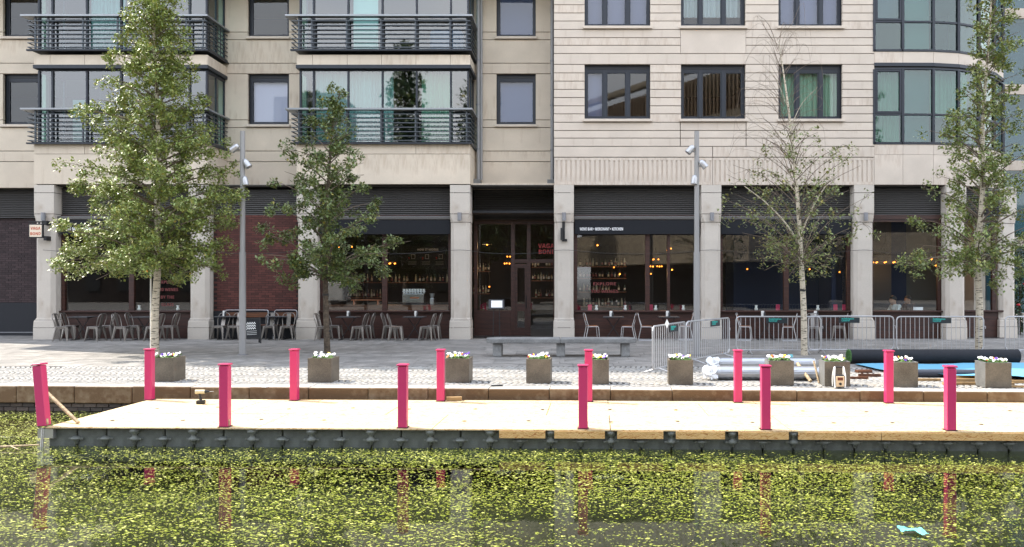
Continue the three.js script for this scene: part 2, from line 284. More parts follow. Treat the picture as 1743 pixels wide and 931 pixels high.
// --- flat block with three window columns
const BC = { x0: fx(943), x1: fx(1488) };
{
  const L = [249, 235, 222, 208, 193.7, 180, 166, 152, 138, 124, 109.5, 90.6], ys = [];
  for (let s = 1; s >= 0; s--) for (let i = L.length - 1; i >= 0; i--) ys.push(fy(L[i]) + s * ST);
  const yb = [...new Set(ys.map((v) => +v.toFixed(4)))].filter((v) => v <= yTop);
  const U = []; for (const v of yb) if (!U.length || Math.abs(U[U.length - 1] - v) > 0.04) U.push(v);
  U.unshift(yTop);
  const W = [[995, 1107], [1159, 1269], [1325, 1434]], op = [];
  for (let s = 0; s < 2; s++) for (const [a, b] of W) op.push({ x0: fx(a), x1: fx(b), y0: fy(208) + s * ST, y1: fy(109.5) + s * ST });
  const joints = []; for (let s = 0; s < 2; s++) for (const p of [1158, 1270]) joints.push({ x: fx(p), y0: fy(249) + s * ST, y1: fy(208) + s * ST });
  // the panel below the middle upper window is smooth: one tall slab
  const smooth = { x0: fx(1158), x1: fx(1270), y0: fy(249) + ST, y1: fy(208) + ST };
  stonePanels(BC.x0, BC.x1, zF, 0.16, U, [...op, smooth], joints, mats.stone);
  mk('stone_panel', bb(smooth.x0 + GAP / 2, smooth.x1 - GAP / 2, smooth.y0 + GAP / 2, smooth.y1 - GAP / 2, zF, zF - 0.16), mats.stone, bld);
  stonePanels(BC.x0, BC.x1, zF + 0.004, 0.16, [fy(249), fy(267.5)], [], [{ x: fx(1213), y0: 0, y1: 99 }], mats.stone);
  wallCore('wall_core', BC.x0 + 0.02, BC.x1 - 0.02, fy(314), yTop, zF - 0.1, zF - 0.4, op, mats.joint);
  // fluted course above the shops
  for (const [a, b] of [[943, 1213], [1213, 1488]]) {
    const g = grp('fluted_panel', bld), x0 = fx(a) + 0.007, x1 = fx(b) - 0.007, yb = fy(314.5), yt = fy(267.5) - 0.014;
    mk('backing', bb(x0, x1, yb, yt, zF - 0.022, zF - 0.16), mats.stone, g);
    mk('top_edge', bb(x0, x1, yt - 0.09, yt, zF + 0.002, zF - 0.0215), mats.stone, g); mk('bottom_edge', bb(x0, x1, yb, yb + 0.1, zF + 0.002, zF - 0.0215), mats.stone, g);
    const n = Math.round((x1 - x0) / 0.153), w = (x1 - x0) / n, rg = bx(w * 0.62, yt - yb - 0.19, 0.0225, 0, 0, 0);
    for (let i = 0; i <= n; i++) { const e = i === 0 || i === n, m = mk('rib', e ? bx(w * 0.31, yt - yb - 0.19, 0.0225) : rg, mats.stone, g); m.position.set(x0 + i * w + (i === 0 ? w * 0.155 : i === n ? -w * 0.155 : 0), (yb + yt) / 2 + 0.005, zF - 0.0105); }
  }
  for (let s = 0; s < 2; s++) W.forEach(([a, b], i) => {
    const x0 = fx(a), x1 = fx(b), w = x1 - x0, dv = [[0.31, 0.66], [0.31, 0.67], [0.31, 0.68]][i].map((t) => x0 + w * t);
    windowUnit(x0, x1, fy(208) + s * ST, fy(109.5) + s * ST, zF, dv, i === 2 && s === 0 ? { curtain: [curtainGreen, curtainGreen, curtainGreen] } : i === 0 && s === 0 ? { blind: [blind, null, null] } : s === 1 && i !== 1 ? { blind: [blind, blind, blind] } : {});
    if (s === 1 && i === 1) curtain(bld.children[bld.children.length - 1], x0 + 0.1, x1 - 0.1, fy(109.5) + ST - 1.35, fy(109.5) + ST - 0.2, zF - 0.42, curtainWhite, 'net_curtain');
  });
}
// --- recessed wall lengths
const recessY = [275, 257, 217, 204, 125.5, 107.5].map(ry);
function recess(px0, px1, wins, yBottom) {
  const x0 = rx(px0), x1 = rx(px1), ys = [yTop]; const op = [];
  for (let s = 1; s >= 0; s--) for (let i = recessY.length - 1; i >= (s ? 2 : 0); i--) { const v = recessY[i] + s * ST; if (v < yTop - 0.05 && Math.abs(ys[ys.length - 1] - v) > 0.04) ys.push(v); }
  ys.push(yBottom);
  for (let s = 0; s < 2; s++) for (const [a, b] of wins) op.push({ x0: rx(a), x1: rx(b), y0: ry(217) + s * ST, y1: ry(125.5) + s * ST });
  stonePanels(x0, x1, zR, 0.16, ys, op, wins.flatMap(([a, b]) => [0, 1].flatMap((s) => [a, b].map((p) => ({ x: rx(p), y0: ry(217) + s * ST, y1: ry(204) + s * ST })))), mats.stoneWarm);
  wallCore('wall_core', x0 + 0.02, x1 - 0.02, yBottom + 0.02, yTop, zR - 0.1, zR - 0.4, op, mats.joint);
  return wins;
}
recess(-150, 78, [[5, 72]], 5.05); recess(372, 522, [[422, 492]], 5.02); recess(806, 946, [[845, 912]], 5.0);
for (let s = 0; s < 2; s++) for (const [a, b, bl] of [[5, 72, null], [422, 492, s ? null : M([0.42, 0.41, 0.5], 0.9)], [845, 912, M([0.07, 0.095, 0.19], 0.9)]]) windowUnit(rx(a), rx(b), ry(217) + s * ST, ry(125.5) + s * ST, zR, [], { blind: bl ? [bl] : null });
{ // soffits over the recessed ground floor bays
  mk('soffit', bb(rx(806), rx(946), 5.0, 5.05, zR - 0.02, -26.7), mats.stoneWarm, bld).visible = true;
}
// --- projecting glazed bays with balcony rails
function glassBay(off, inner) {
  const q = (px) => fx(px) + off, x0 = q(505), x1 = q(800), ms = [532, 591, 649.5, 708, 766.5].map(q), g0 = x0 + 0.05, g1 = x1 - 0.05, zg = zF - 0.14;
  const yF0 = fy(313.5), yF1 = fy(262), yF2 = fy(245.5);
  const by = grp('glazed_bay', bld);
  // stone apron under the glazing, front and the return towards the recess
  for (const [a, b] of [[yF0, yF1], [yF1, yF2]]) {
    const js = a === yF1 ? [x0, ...ms.filter((_, i) => i % 2), x1] : [x0, x1];
    for (let i = 0; i + 1 < js.length; i++) mk('stone_panel', bb(js[i] + (i ? 0.006 : 0), js[i + 1] - (i + 2 < js.length ? 0.006 : 0), a + 0.007, b - 0.007, zF, zF - 0.14), mats.stoneWarm, by);
    mk('stone_panel', bb(x1 - 0.14, x1, a + 0.007, b - 0.007, zF - 0.1415, zR + 0.002), mats.stoneWarm, by); mk('stone_panel', bb(x0, x0 + 0.14, a + 0.007, b - 0.007, zF - 0.1415, zR + 0.002), mats.stoneWarm, by);
  }
  mk('apron_core', bb(x0 + 0.05, x1 - 0.05, yF0 + 0.02, yF2, zF - 0.06, zR + 0.01), mats.joint, by);
  for (let s = 0; s < 2; s++) {
    const h = s * ST, yb = yF2 + h, yt = fy(118) + h, yh = fy(110.5) + h, yp = Math.min(fy(93) + h, yTop), fr = [];
    // floor plate, head, stone strip
    fr.push(bb(x0 - 0.04, x1 + 0.04, yb, yb + 0.07, zF + 0.06, zR), bb(x0 - 0.02, x1 + 0.02, yt + 0.03, yh, zF + 0.03, zR), bb(g0, g1, yt - 0.02, yt + 0.028, zg, zg - 0.08));
    const xs = [g0 + 0.03, ...ms, g1 - 0.03];
    for (const x of xs) fr.push(bb(x - 0.028, x + 0.028, yb + 0.07, yt - 0.02, zg + 0.03, zg - 0.06));
    const zr = [zg - 0.05, (zg + zR) / 2, zR + 0.06];
    for (const z of zr) fr.push(bb(g1 - 0.06, g1 - 0.005, yb + 0.07, yt + 0.03, z + 0.03, z - 0.03), bb(g0 + 0.005, g0 + 0.06, yb + 0.07, yt + 0.03, z + 0.028, z - 0.028));
    fr.push(bb(g1 - 0.055, g1 - 0.01, yt - 0.07, yt + 0.03, zg - 0.08, zR), bb(g0 + 0.01, g0 + 0.055, yt - 0.07, yt + 0.03, zg - 0.08, zR));
    const wg = grp('bay_window', bld); 
    mk('frame', merge(fr), mats.frame, wg);
    for (let i = 0; i + 1 < xs.length; i++) mk('pane', new THREE.PlaneGeometry(xs[i + 1] - xs[i] - 0.05, yt - yb - 0.09).translate((xs[i] + xs[i + 1]) / 2, (yb + yt) / 2 + 0.025, zg - 0.02), mats.bayGlass, wg);
    for (let i = 0; i < 2; i++) for (const x of [g1 - 0.03, g0 + 0.03]) { const p = new THREE.PlaneGeometry(zr[i] - zr[i + 1] - 0.06, yt - yb - 0.1); p.rotateY(Math.PI / 2); mk('pane', p.translate(x, (yb + yt) / 2 + 0.02, (zr[i] + zr[i + 1]) / 2), mats.bayGlass, wg); }
    if (yp - yh > 0.1) {
      const js = [x0, ...ms, x1]; for (let i = 0; i + 1 < js.length; i++) mk('stone_panel', bb(js[i] + (i ? 0.006 : 0), js[i + 1] - (i + 2 < js.length ? 0.006 : 0), yh + 0.003, yp - 0.003, zF - 0.005, zF - 0.14), mats.stoneWarm, by);
      for (const [a, b] of [[x1 - 0.14, x1 - 0.006], [x0 + 0.006, x0 + 0.14]]) mk('stone_panel', bb(a, b, yh + 0.003, yp - 0.003, zF - 0.142, zR), mats.stoneWarm, by);
      mk('floor_slab', bb(x0 + 0.13, x1 - 0.13, yh + 0.02, yp - 0.02, zF - 0.1395, zR), mats.core, by);
    }
    // balcony rail: broad handrail, seven bars, uprights
    const bal = grp('balcony_rail', bld), ry0 = fy(187) + h, zo = zF + 0.13, xl = x0 - 0.3, xr = x1 + 0.1;
    mk('handrail', merge([bb(xl, xr, ry0 - 0.035, ry0 + 0.02, zo + 0.1, zo - 0.14), bb(xr - 0.22, xr, ry0 - 0.034, ry0 + 0.019, zo - 0.1405, zR + 0.01), bb(xl, xl + 0.22, ry0 - 0.034, ry0 + 0.019, zo - 0.1405, zR + 0.01)]), mats.railTop, bal);
    for (let i = 0; i < 7; i++) { const y = yb + 0.09 + i * (ry0 - yb - 0.12) / 7; mk('bar', merge([bb(x0 - 0.13, x1 + 0.03, y, y + 0.026, zo, zo - 0.026), bb(x1 + 0.004, x1 + 0.03, y, y + 0.026, zo - 0.0265, zR + 0.01), bb(x0 - 0.13, x0 - 0.104, y, y + 0.026, zo - 0.0265, zR + 0.01)]), mats.railing, bal); }
    for (const x of [x0 + 0.1, ...ms, x1 - 0.1]) mk('upright', bb(x - 0.022, x + 0.022, yb + 0.04, ry0 - 0.036, zo - 0.027, zo - 0.075), mats.railing, bal);
    for (const z of [zR + 0.5, zR + 1.0]) mk('upright', bb(x1 - 0.02, x1 + 0.003, yb + 0.04, ry0 - 0.036, z - 0.02, z + 0.02), mats.railing, bal);
    mk('edge_plate', merge([bb(x0 - 0.16, x1 + 0.04, yb - 0.012, yb + 0.035, zo + 0.02, zF + 0.061), bb(x1 + 0.041, x1 + 0.07, yb - 0.012, yb + 0.035, zo + 0.02, zR)]), mats.frame, bal);
    inner(s, ms, yb + 0.08, yt, zg - 0.25, by, g0, g1);
  }
}
glassBay(0, (s, m, a, b, z, p, g0, g1) => {
  if (s === 0) { curtain(p, m[0], m[2] + 0.3, a, b, z, curtainWhite); curtain(p, m[3] + 0.1, m[4], a, b, z - 0.06, curtainGreen); }
  else { mk('blind', bb(m[1] + 0.1, m[2] - 0.2, a, b - 0.2, z, z - 0.02), M([0.6, 0.62, 0.6], 0.9), p); mk('armchair', rb(1.1, 0.75, 0.6, 0.12, m[3] + 0.9, a + 0.38, z - 0.35), M([0.05, 0.1, 0.22], 0.8), p); }
});
glassBay(fx(58) - fx(505), (s, m, a, b, z, p, g0, g1) => {
  if (s === 1) curtain(p, m[1], m[2], a, b, z, curtainWhite); else mk('blind', bb(m[0] + 0.5, m[0] + 0.9, a, b - 0.9, z, z - 0.02), M([0.25, 0.27, 0.26], 0.9), p);
});
// --- curved glazed bay at the end
{
  const g = grp('curved_bay', bld), pts = [[1488, 26.5], [1537, 26.5], [1589, 26.52], [1632, 26.68], [1667, 27.08], [1693, 27.7], [1708, 28.6]].map(([p, d]) => [wx(p, d), -d]);
  const seg = (y0, y1, out, thick, mat, name, parent, shrink = 0) => { for (let i = 0; i + 1 < pts.length; i++) { const [ax, az] = pts[i], [cx2, cz] = pts[i + 1], l = Math.hypot(cx2 - ax, cz - az), m = mk(name, bx(l - shrink, y1 - y0, thick), mat, parent); const a = Math.atan2(-(cz - az), cx2 - ax); m.rotation.y = a; m.position.set((ax + cx2) / 2 + Math.sin(a) * (out - thick / 2), (y0 + y1) / 2, (az + cz) / 2 + Math.cos(a) * (out - thick / 2)); } };
  seg(fy(314), fy(263) - 0.007, 0, 0.2, mats.stone, 'stone_panel', g, 0.01); seg(fy(263), fy(246), 0.002, 0.2, mats.stone, 'stone_panel', g, 0.01);
  for (let s = 0; s < 2; s++) {
    const h = s * ST, yb = fy(245.5) + h, yt = fy(118) + h, ym = fy(194.5) + h, yh = fy(107) + h, yp = Math.min(yTop, fy(88) + h);
    const wg = grp('bay_window', bld);
    seg(yb, yb + 0.07, 0.02, 0.16, mats.frame, 'frame', wg); seg(yt, yt + 0.05, 0.01, 0.14, mats.frame, 'frame', wg); seg(yt + 0.1, yh, 0.03, 0.2, mats.frame, 'frame', wg); seg(yt + 0.05, yt + 0.1, -0.04, 0.1, mats.black, 'vent_strip', wg); seg(ym - 0.03, ym + 0.03, 0, 0.1, mats.frame, 'transom', wg);
    for (const [x, z] of pts) mk('mullion', bx(0.08, yt - yb, 0.12, x, (yb + yt) / 2, z - 0.04), mats.frame, wg);
    seg(yb + 0.07, ym - 0.03, -0.04, 0.006, mats.curveGlass, 'pane', wg, 0.08); seg(ym + 0.03, yt, -0.04, 0.006, mats.curveGlass, 'pane', wg, 0.08);
    if (yp - yh > 0.1) { seg(yh, yp, 0, 0.25, mats.stone, 'stone_panel', g, 0.012); }
    mk('sash', merge([bb(pts[0][0] + 0.05, pts[0][0] + 0.11, ym + 0.04, yt - 0.01, zF + 0.012, zF - 0.06), bb(pts[1][0] - 0.11, pts[1][0] - 0.05, ym + 0.04, yt - 0.01, zF + 0.012, zF - 0.06), bb(pts[0][0] + 0.111, pts[1][0] - 0.111, ym + 0.04, ym + 0.1, zF + 0.011, zF - 0.06), bb(pts[0][0] + 0.111, pts[1][0] - 0.111, yt - 0.07, yt - 0.01, zF + 0.011, zF - 0.06)]), mats.frame, wg);
    if (s === 0) { curtain(g, pts[0][0] + 0.1, pts[1][0], yb, yt, zF - 0.3, curtainGreen); curtain(g, pts[2][0] + 0.05, pts[3][0] + 0.4, ym, yt, zF - 0.5, curtainGreen); mk('blind', bb(pts[1][0] + 0.05, pts[2][0] - 0.05, yb + 0.1, yt, zF - 0.25, zF - 0.27), blindTeal, g); }
    else { mk('blind', bb(pts[1][0] + 0.05, pts[2][0] - 0.05, yb + 0.1, yt, zF - 0.25, zF - 0.27), M([0.1, 0.17, 0.165], 0.9), g); mk('blind', bb(pts[0][0] + 0.05, pts[1][0] - 0.05, ym + 0.1, yt, zF - 0.25, zF - 0.27), blind, g); }
  }
  for (let s = 0; s < 3; s++) mk('floor_slab', (() => { const sh = new THREE.Shape([...pts.map(([x, z]) => new THREE.Vector2(x, -z + 0.2)), new THREE.Vector2(pts[6][0] - 0.2, 34), new THREE.Vector2(pts[0][0], 34)]); const e = new THREE.ExtrudeGeometry(sh, { depth: 0.25, bevelEnabled: false }); e.rotateX(-Math.PI / 2); return e.translate(0, fy(314) + 0.02 + s * ST + (s ? 0.94 : 0), 0); })(), mats.core, g);
}
// --- mass of the building: rooms behind the glass, upper storeys, sides, roof (30 m)
{
  const xl = -25.4, xr = 14.6;
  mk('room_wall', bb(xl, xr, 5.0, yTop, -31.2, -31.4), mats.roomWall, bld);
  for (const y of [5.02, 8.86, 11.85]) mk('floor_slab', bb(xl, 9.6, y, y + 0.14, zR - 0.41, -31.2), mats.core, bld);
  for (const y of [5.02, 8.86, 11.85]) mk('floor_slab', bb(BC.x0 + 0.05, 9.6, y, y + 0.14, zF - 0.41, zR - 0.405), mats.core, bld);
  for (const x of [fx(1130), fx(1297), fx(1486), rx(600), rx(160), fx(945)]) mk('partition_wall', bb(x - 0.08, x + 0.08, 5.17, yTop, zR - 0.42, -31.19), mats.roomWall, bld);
  mk('upper_storeys', bb(xl, xr, yTop + 0.005, 30, zF, -40), mats.stone, bld);
  mk('side_wall', bb(xl, xl + 0.4, 0, yTop, zR, -40), mats.stone, bld); mk('side_wall', bb(xr - 0.4, xr, 0, yTop, -29.2, -40), mats.stone, bld); mk('back_wall', bb(xl + 0.4, xr - 0.4, 0, yTop, -39.6, -40), mats.stone, bld);
  mk('stone_wall', bb(xl + 0.4, rx(-150), 0, yTop, zR, zR - 0.4), mats.stoneWarm, bld);
}
// --- columns: square blocks with chamfered shafts and splayed stops
function column(px0, w = 0.64, dep = 0.62) {
  const g = grp('column', bld), x0 = fx(px0), xc = x0 + w / 2, c = 0.105;
  const ring = (y, ch, o = 0) => { const a = w / 2 + o, z1 = zF + o, z0 = zF - dep; return [[xc - a, y, z0], [xc - a, y, z1 - ch], [xc - a + ch, y, z1], [xc + a - ch, y, z1], [xc + a, y, z1 - ch], [xc + a, y, z0]]; };
  const drum = (name, rows) => mk(name, loft(rows.map(([y, ch, o]) => ring(y, ch, o))), mats.columnStone, g);
  const E = 0.001, yTopC = fy(314.5) - 0.004;
  drum('base_block', [[0, E, 0.02], [fy(558), E, 0.02]]);
  drum('base_stop', [[fy(558) + 0.012, E, 0.018], [fy(547), 0.02, 0.015], [fy(545), 0.035, 0.003]]);
  drum('shaft', [[fy(545) + 0.012, 0.05, 0], [fy(541), c, -0.012], [fy(470), c, -0.012], [fy(378.5), c, -0.012]]);
  drum('top_stop', [[fy(378) + 0.006, c, -0.002], [fy(364.5), 0.004, 0]]);
  drum('head_block', [[fy(364) + 0.008, E, 0], [fy(328.5), E, 0]]);
  drum('head_block', [[fy(328) + 0.008, E, 0], [yTopC, E, 0]]);
  mk('joint_core', bb(xc - w / 2 + 0.11, xc + w / 2 - 0.11, 0.02, yTopC, zF - 0.13, zF - dep + 0.01), mats.joint, g);
  return g;
}
const colPx = [58, 321, 505, 766, 943, 1194, 1454, 1611];
colPx.forEach((p) => column(p));
column(1701, 0.55).position.set(0.33, 0, -0.6);
// wall lights on the column heads
for (const p of [77, 783, 960, 1211, 1472]) { const g = grp('wall_light', bld); mk('lamp_body', cyl(0.068, 0.068, 0.26, fx(p), fy(376), zF + 0.1), mats.lampGrey, g); mk('bracket', bb(fx(p) - 0.03, fx(p) + 0.03, fy(371), fy(367), zF + 0.04, zF), mats.lampGrey, g); }
// rainwater pipes in the recess
for (const [p, z] of [[814, -27.72], [940, -27.82]]) { const g = grp('downpipe', bld); mk('pipe', cyl(0.06, 0.06, 6.7, wx(p, -z), 5.3, z, 12), mats.pole, g); mk('pipe', cyl(0.045, 0.045, 6.7, wx(p + 5, -z), 5.3, z - 0.04, 12), mats.pole, g); mk('hopper', bb(wx(p - 8, -z), wx(p + 5, -z), 5.02, 5.28, z + 0.3, z - 0.15), mats.zincAndLitSide, g); for (const y of [6.3, 7.8, 9.3]) mk('clip', cyl(0.075, 0.075, 0.05, wx(p, -z), y, z, 12), mats.lampGrey, g); }

// --- ground floor: louvres, fascias, shopfronts
function louvre(x0, x1, yb, yt, z) {
  const g = grp('louvre', bld), n = Math.round((yt - yb) / 0.064), sg = bx(x1 - x0 - 0.02, 0.012, 0.075); sg.rotateX(0.75);
  mk('backing', bb(x0, x1, yb, yt, z - 0.09, z - 0.14), mats.louvreBack, g);
  for (let i = 0; i < n; i++) { const m = mk('slat', sg, mats.louvre, g); m.position.set((x0 + x1) / 2, yb + 0.03 + i * (yt - yb - 0.03) / n, z - 0.03); }
}
function shopfront(x0, x1, z, muls, o = {}) {
  const g = grp('shopfront', bld), r = o.riser ?? 0.86, h = o.top ?? 3.92, f = 0.11, b = [];
  if (!o.noRiser) { mk('stall_riser', bb(x0, x1, 0.004, r, z, z - 0.16), o.riserMat ?? mats.timberDark, g); mk('window_sill', rb(x1 - x0, 0.055, 0.3, 0.012, (x0 + x1) / 2, r + 0.03, z - 0.02), mats.timberDark, g); }
  const y0 = o.noRiser ? 0.004 : r + 0.06;
  b.push(bb(x0, x0 + f, y0, h, z, z - 0.12), bb(x1 - f, x1, y0, h, z, z - 0.12), bb(x0 + f, x1 - f, h - 0.1, h, z - 0.002, z - 0.118));
  for (const [m, w] of muls) b.push(bb(m - w / 2, m + w / 2, y0, h - 0.1, z + 0.01, z - 0.11));
  mk('frame', merge(b), mats.timberDark, g);
  const xs = [[x0 + f], ...muls.map(([m, w]) => [m - w / 2, m + w / 2]), [x1 - f]];
  for (let i = 0; i + 1 < xs.length; i++) { const a = xs[i][xs[i].length - 1], c = xs[i + 1][0]; if (o.skip === i) continue; mk('pane', new THREE.PlaneGeometry(c - a - 0.004, h - 0.1 - y0).translate((a + c) / 2, (h - 0.1 + y0) / 2, z - 0.06), mats.shopGlass, g); }
  return g;
}
function awning(x0, x1, text, tx) {
  const g = grp('awning_fascia', bld);
  mk('cassette', rb(x1 - x0, 0.12, 0.22, 0.03, (x0 + x1) / 2, fy(370), zS + 0.11), mats.louvre, g);
  mk('valance', bb(x0 + 0.03, x1 - 0.03, fy(398), fy(373.5), zS + 0.2, zS + 0.17), mats.fascia, g);
  if (text) { const t = letters(text, 0.093), w = t.boundingBox.max.x; t.scale(1.4 / w, 1, 1); mk('lettering', t.translate(tx, fy(391.5), zS + 0.2035), M([0.8, 0.8, 0.8], 0.6), g); }
}
const cR = (i) => fx(colPx[i]) + 0.64, cL = (i) => fx(colPx[i]);
const LY0 = wy(366, 26.85), LY1 = fy(316);
const zb = zS - 0.0;
louvre(cR(0), cL(1), LY0, LY1, zS); shopfront(cR(0), cL(1), zS, [[fx(213), 0.16]]); awning(cR(0), cL(1), 'WINE BAR \u2022 MERCHANT \u2022 KITCHEN', fx(104));
louvre(cR(2), cL(3), LY0, LY1, zS); shopfront(cR(2), cL(3), zS, [[wx(655, 26.9), 0.16]]); awning(cR(2), cL(3));
louvre(cR(4), cL(5), LY0, LY1, zS); shopfront(cR(4), cL(5), zS, [[wx(1102, 26.9), 0.14], [wx(1138, 26.9), 0.09]]); awning(cR(4), cL(5), 'WINE BAR \u2022 MERCHANT \u2022 KITCHEN', fx(987));
louvre(cR(5), cL(6), LY0, LY1, zS); shopfront(cR(5), cL(6), zS, [[wx(1338, 26.9), 0.16]]); awning(cR(5), cL(6));
louvre(cR(6), cL(7), LY0, LY1, zS); shopfront(cR(6), cL(7), zS, []);
shopfront(cR(7), wx(1706, 27.2), zS - 0.35, [[wx(1690, 27.3), 0.12]]); louvre(cR(7), wx(1712, 27), LY0, LY1, zS - 0.2);
for (const [a, b] of [[0, 1], [2, 3], [4, 5], [5, 6], [6, 7]]) mk('head_beam', bb(cR(a), cL(b), LY0 - 0.13, LY0 - 0.003, zS + 0.03, zS - 0.14), mats.timberDark, bld);
mk('transfer_beam', bb(cL(0), cR(7), LY1 + 0.004, LY1 + 0.05, zS + 0.2, zS - 0.6), mats.joint, bld);
// recessed entrance bay
{
  const x0 = cR(3) - 0.05, x1 = cL(4) + 0.05, z = zR - 0.05, k = (p) => wx(p, 28.05), g = shopfront(x0, x1, z, [[k(873), 0.13], [k(900), 0.13]], { noRiser: true, top: wy(376, 28) });
  mk('stall_riser', bb(x0 + 0.11, k(873) - 0.07, 0.004, 0.88, z + 0.004, z - 0.12), mats.timberDark, g);
  mk('transom', bb(k(873) + 0.065, x1 - 0.11, wy(447, 28), wy(441, 28), z - 0.003, z - 0.117), mats.timberDark, g);
  louvre(x0, x1, wy(373, 27.9), 5.0, z + 0.1);
  const d = grp('door', bld), a = k(875.5), b = k(898), zz = z - 0.025, w = 0.1;
  mk('door_frame', merge([bb(a, a + w, 0.02, wy(449, 28), zz, zz - 0.05), bb(b - w, b, 0.02, wy(449, 28), zz, zz - 0.05), bb(a + w, b - w, 0.02, 0.3, zz - 0.002, zz - 0.048), bb(a + w, b - w, 0.86, 1.1, zz - 0.002, zz - 0.048), bb(a + w, b - w, wy(456, 28), wy(449, 28), zz - 0.002, zz - 0.048)]), mats.timberDark, d);
  mk('handle', rod([b - 0.05, 0.95, zz + 0.06], [b - 0.05, 1.4, zz + 0.06], 0.014), mats.black, d);
  const t = merge([letters('VAGA', 0.15).translate(0, 0.2, 0), letters('BOND', 0.15)]); mk('window_lettering', t.translate(k(916), wy(432, 28), z - 0.05), M([0.3, 0.03, 0.03], 0.6), g);
}
{ // window lettering of the first bay
  const g = grp('window_lettering', bld), red = M([0.13, 0.022, 0.02], 0.6);
  ['EXPLORE', '120 WINES', 'BY THE', 'GLASS'].forEach((s, i) => { const t = letters(s, 0.1); t.center(); mk('lettering', t.translate(fx(274), fy(480 + i * 13), zS - 0.05), red, g); });
  ['EXPLORE', '100 WINES'].forEach((s, i) => { const t = letters(s, 0.1); t.center(); t.scale(1.3, 1, 1); mk('lettering', t.translate(fx(1030), fy(483 + i * 13), zS - 0.05), red, g); });
}
// brick infill: bay beside the second column, and the recessed bay at the edge of the building
function brickWall(x0, x1, y0, y1, z, mat, back = 0.3) {
  const g = grp('brick_wall', bld); mk('mortar_bed', bb(x0, x1, y0, y1, z - 0.008, z - back), mats.mortar, g);
  const nx = Math.floor((x1 - x0) / 0.225), L = [], ph = (y1 - y0) / Math.round((y1 - y0) / 0.075), nr = Math.round((y1 - y0) / ph);
  for (let r = 0; r < nr; r++) for (let i = 0; i <= nx; i++) { const x = x0 + 0.1125 + i * 0.225 + (r % 2) * 0.1125; if (x + 0.11 < x1) L.push([x, y0 + (r + 0.5) * ph]); }
  const im = new THREE.InstancedMesh(bx(0.215, ph - 0.011, 0.05), M([1, 1, 1], 0.85), L.length), m = new THREE.Matrix4();
  L.forEach(([x, y], i) => { im.setMatrixAt(i, m.makeTranslation(x, y, z - 0.025 + rr(-0.002, 0.002))); const v = rr(0.7, 1.3); im.setColorAt(i, C(mat[0] * v, mat[1] * v, mat[2] * v)); });
  im.name = 'bricks'; im.castShadow = im.receiveShadow = true; im.userData.kind = 'stuff'; g.add(im);
}
brickWall(cR(1), cL(2), 0.9, LY0, zS, [0.08, 0.024, 0.018]); mk('stall_riser', bb(cR(1), cL(2), 0.004, 0.895, zS + 0.01, zS - 0.3), mats.navy, bld); louvre(cR(1), cL(2), LY0, LY1 - 0.06, zS);
{ const z = -28.4; brickWall(-22, wx(75, 28.4), wy(515, 28.4), wy(372, 28.4), z, [0.04, 0.025, 0.026]); mk('dado', bb(-22, wx(75, 28.4), 0.004, wy(515, 28.4) - 0.005, z + 0.02, z - 0.3), mats.navy, bld); mk('skirting', bb(-22, wx(75, 28.4), 0.1, 0.13, z + 0.03, z + 0.021), mats.lampGrey, bld); louvre(-22, wx(75, 28.3), wy(371, 28.3), 5.05, z + 0.1); }
// shop interior
{
  const x0 = cL(0) + 0.3, x1 = 14.2, zi = zS - 0.2, zk = -32.6;
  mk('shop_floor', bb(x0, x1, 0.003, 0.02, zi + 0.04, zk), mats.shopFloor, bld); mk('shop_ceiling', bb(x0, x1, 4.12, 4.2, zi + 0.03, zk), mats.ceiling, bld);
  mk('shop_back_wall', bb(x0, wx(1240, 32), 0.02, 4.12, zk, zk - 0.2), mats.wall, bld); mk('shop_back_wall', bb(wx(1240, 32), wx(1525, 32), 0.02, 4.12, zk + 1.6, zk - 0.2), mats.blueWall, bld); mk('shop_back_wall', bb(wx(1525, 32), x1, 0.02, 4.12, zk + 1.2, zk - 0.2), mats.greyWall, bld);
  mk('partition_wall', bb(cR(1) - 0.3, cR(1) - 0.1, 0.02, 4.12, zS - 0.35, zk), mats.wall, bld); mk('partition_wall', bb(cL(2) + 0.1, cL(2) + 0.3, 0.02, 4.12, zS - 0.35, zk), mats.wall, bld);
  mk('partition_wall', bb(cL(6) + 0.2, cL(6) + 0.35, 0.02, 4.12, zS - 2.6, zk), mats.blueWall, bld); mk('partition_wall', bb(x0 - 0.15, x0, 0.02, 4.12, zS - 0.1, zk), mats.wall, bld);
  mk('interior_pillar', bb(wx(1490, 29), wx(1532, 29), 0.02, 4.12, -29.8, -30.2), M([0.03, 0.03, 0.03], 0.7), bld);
}
// ---------------------------------------------------------------- other buildings and the far bank (mirrored in the glass)
{
  const g = thing('glass_building', 'blue glass office building just beyond the curved bay', 'building'), z = -33.5, x0 = wx(1690, 33.5), x1 = 30;
  mk('wall_core', bb(x0 + 0.05, x1, 0, 22, z - 0.6, z - 8), M([0.02, 0.06, 0.08], 0.8), g);
  const bl = P([0.4, 0.68, 0.72], 0.03, { transmission: 0.9, ior: 1.55 });
  for (let s = 0; s < 6; s++) { const y = 0.6 + s * 3.1; mk('spandrel', bb(x0, x1, y - 0.4, y, z, z - 0.55), mats.stone, g); for (let i = 0; i < 6; i++) { const x = x0 + i * 1.55; mk('mullion', bb(x, x + 0.07, y + 0.002, y + 2.698, z - 0.02, z - 0.12), mats.frame, g); mk('pane', new THREE.PlaneGeometry(1.46, 2.69).translate(x + 0.81, y + 1.35, z - 0.08), bl, g); } }
}
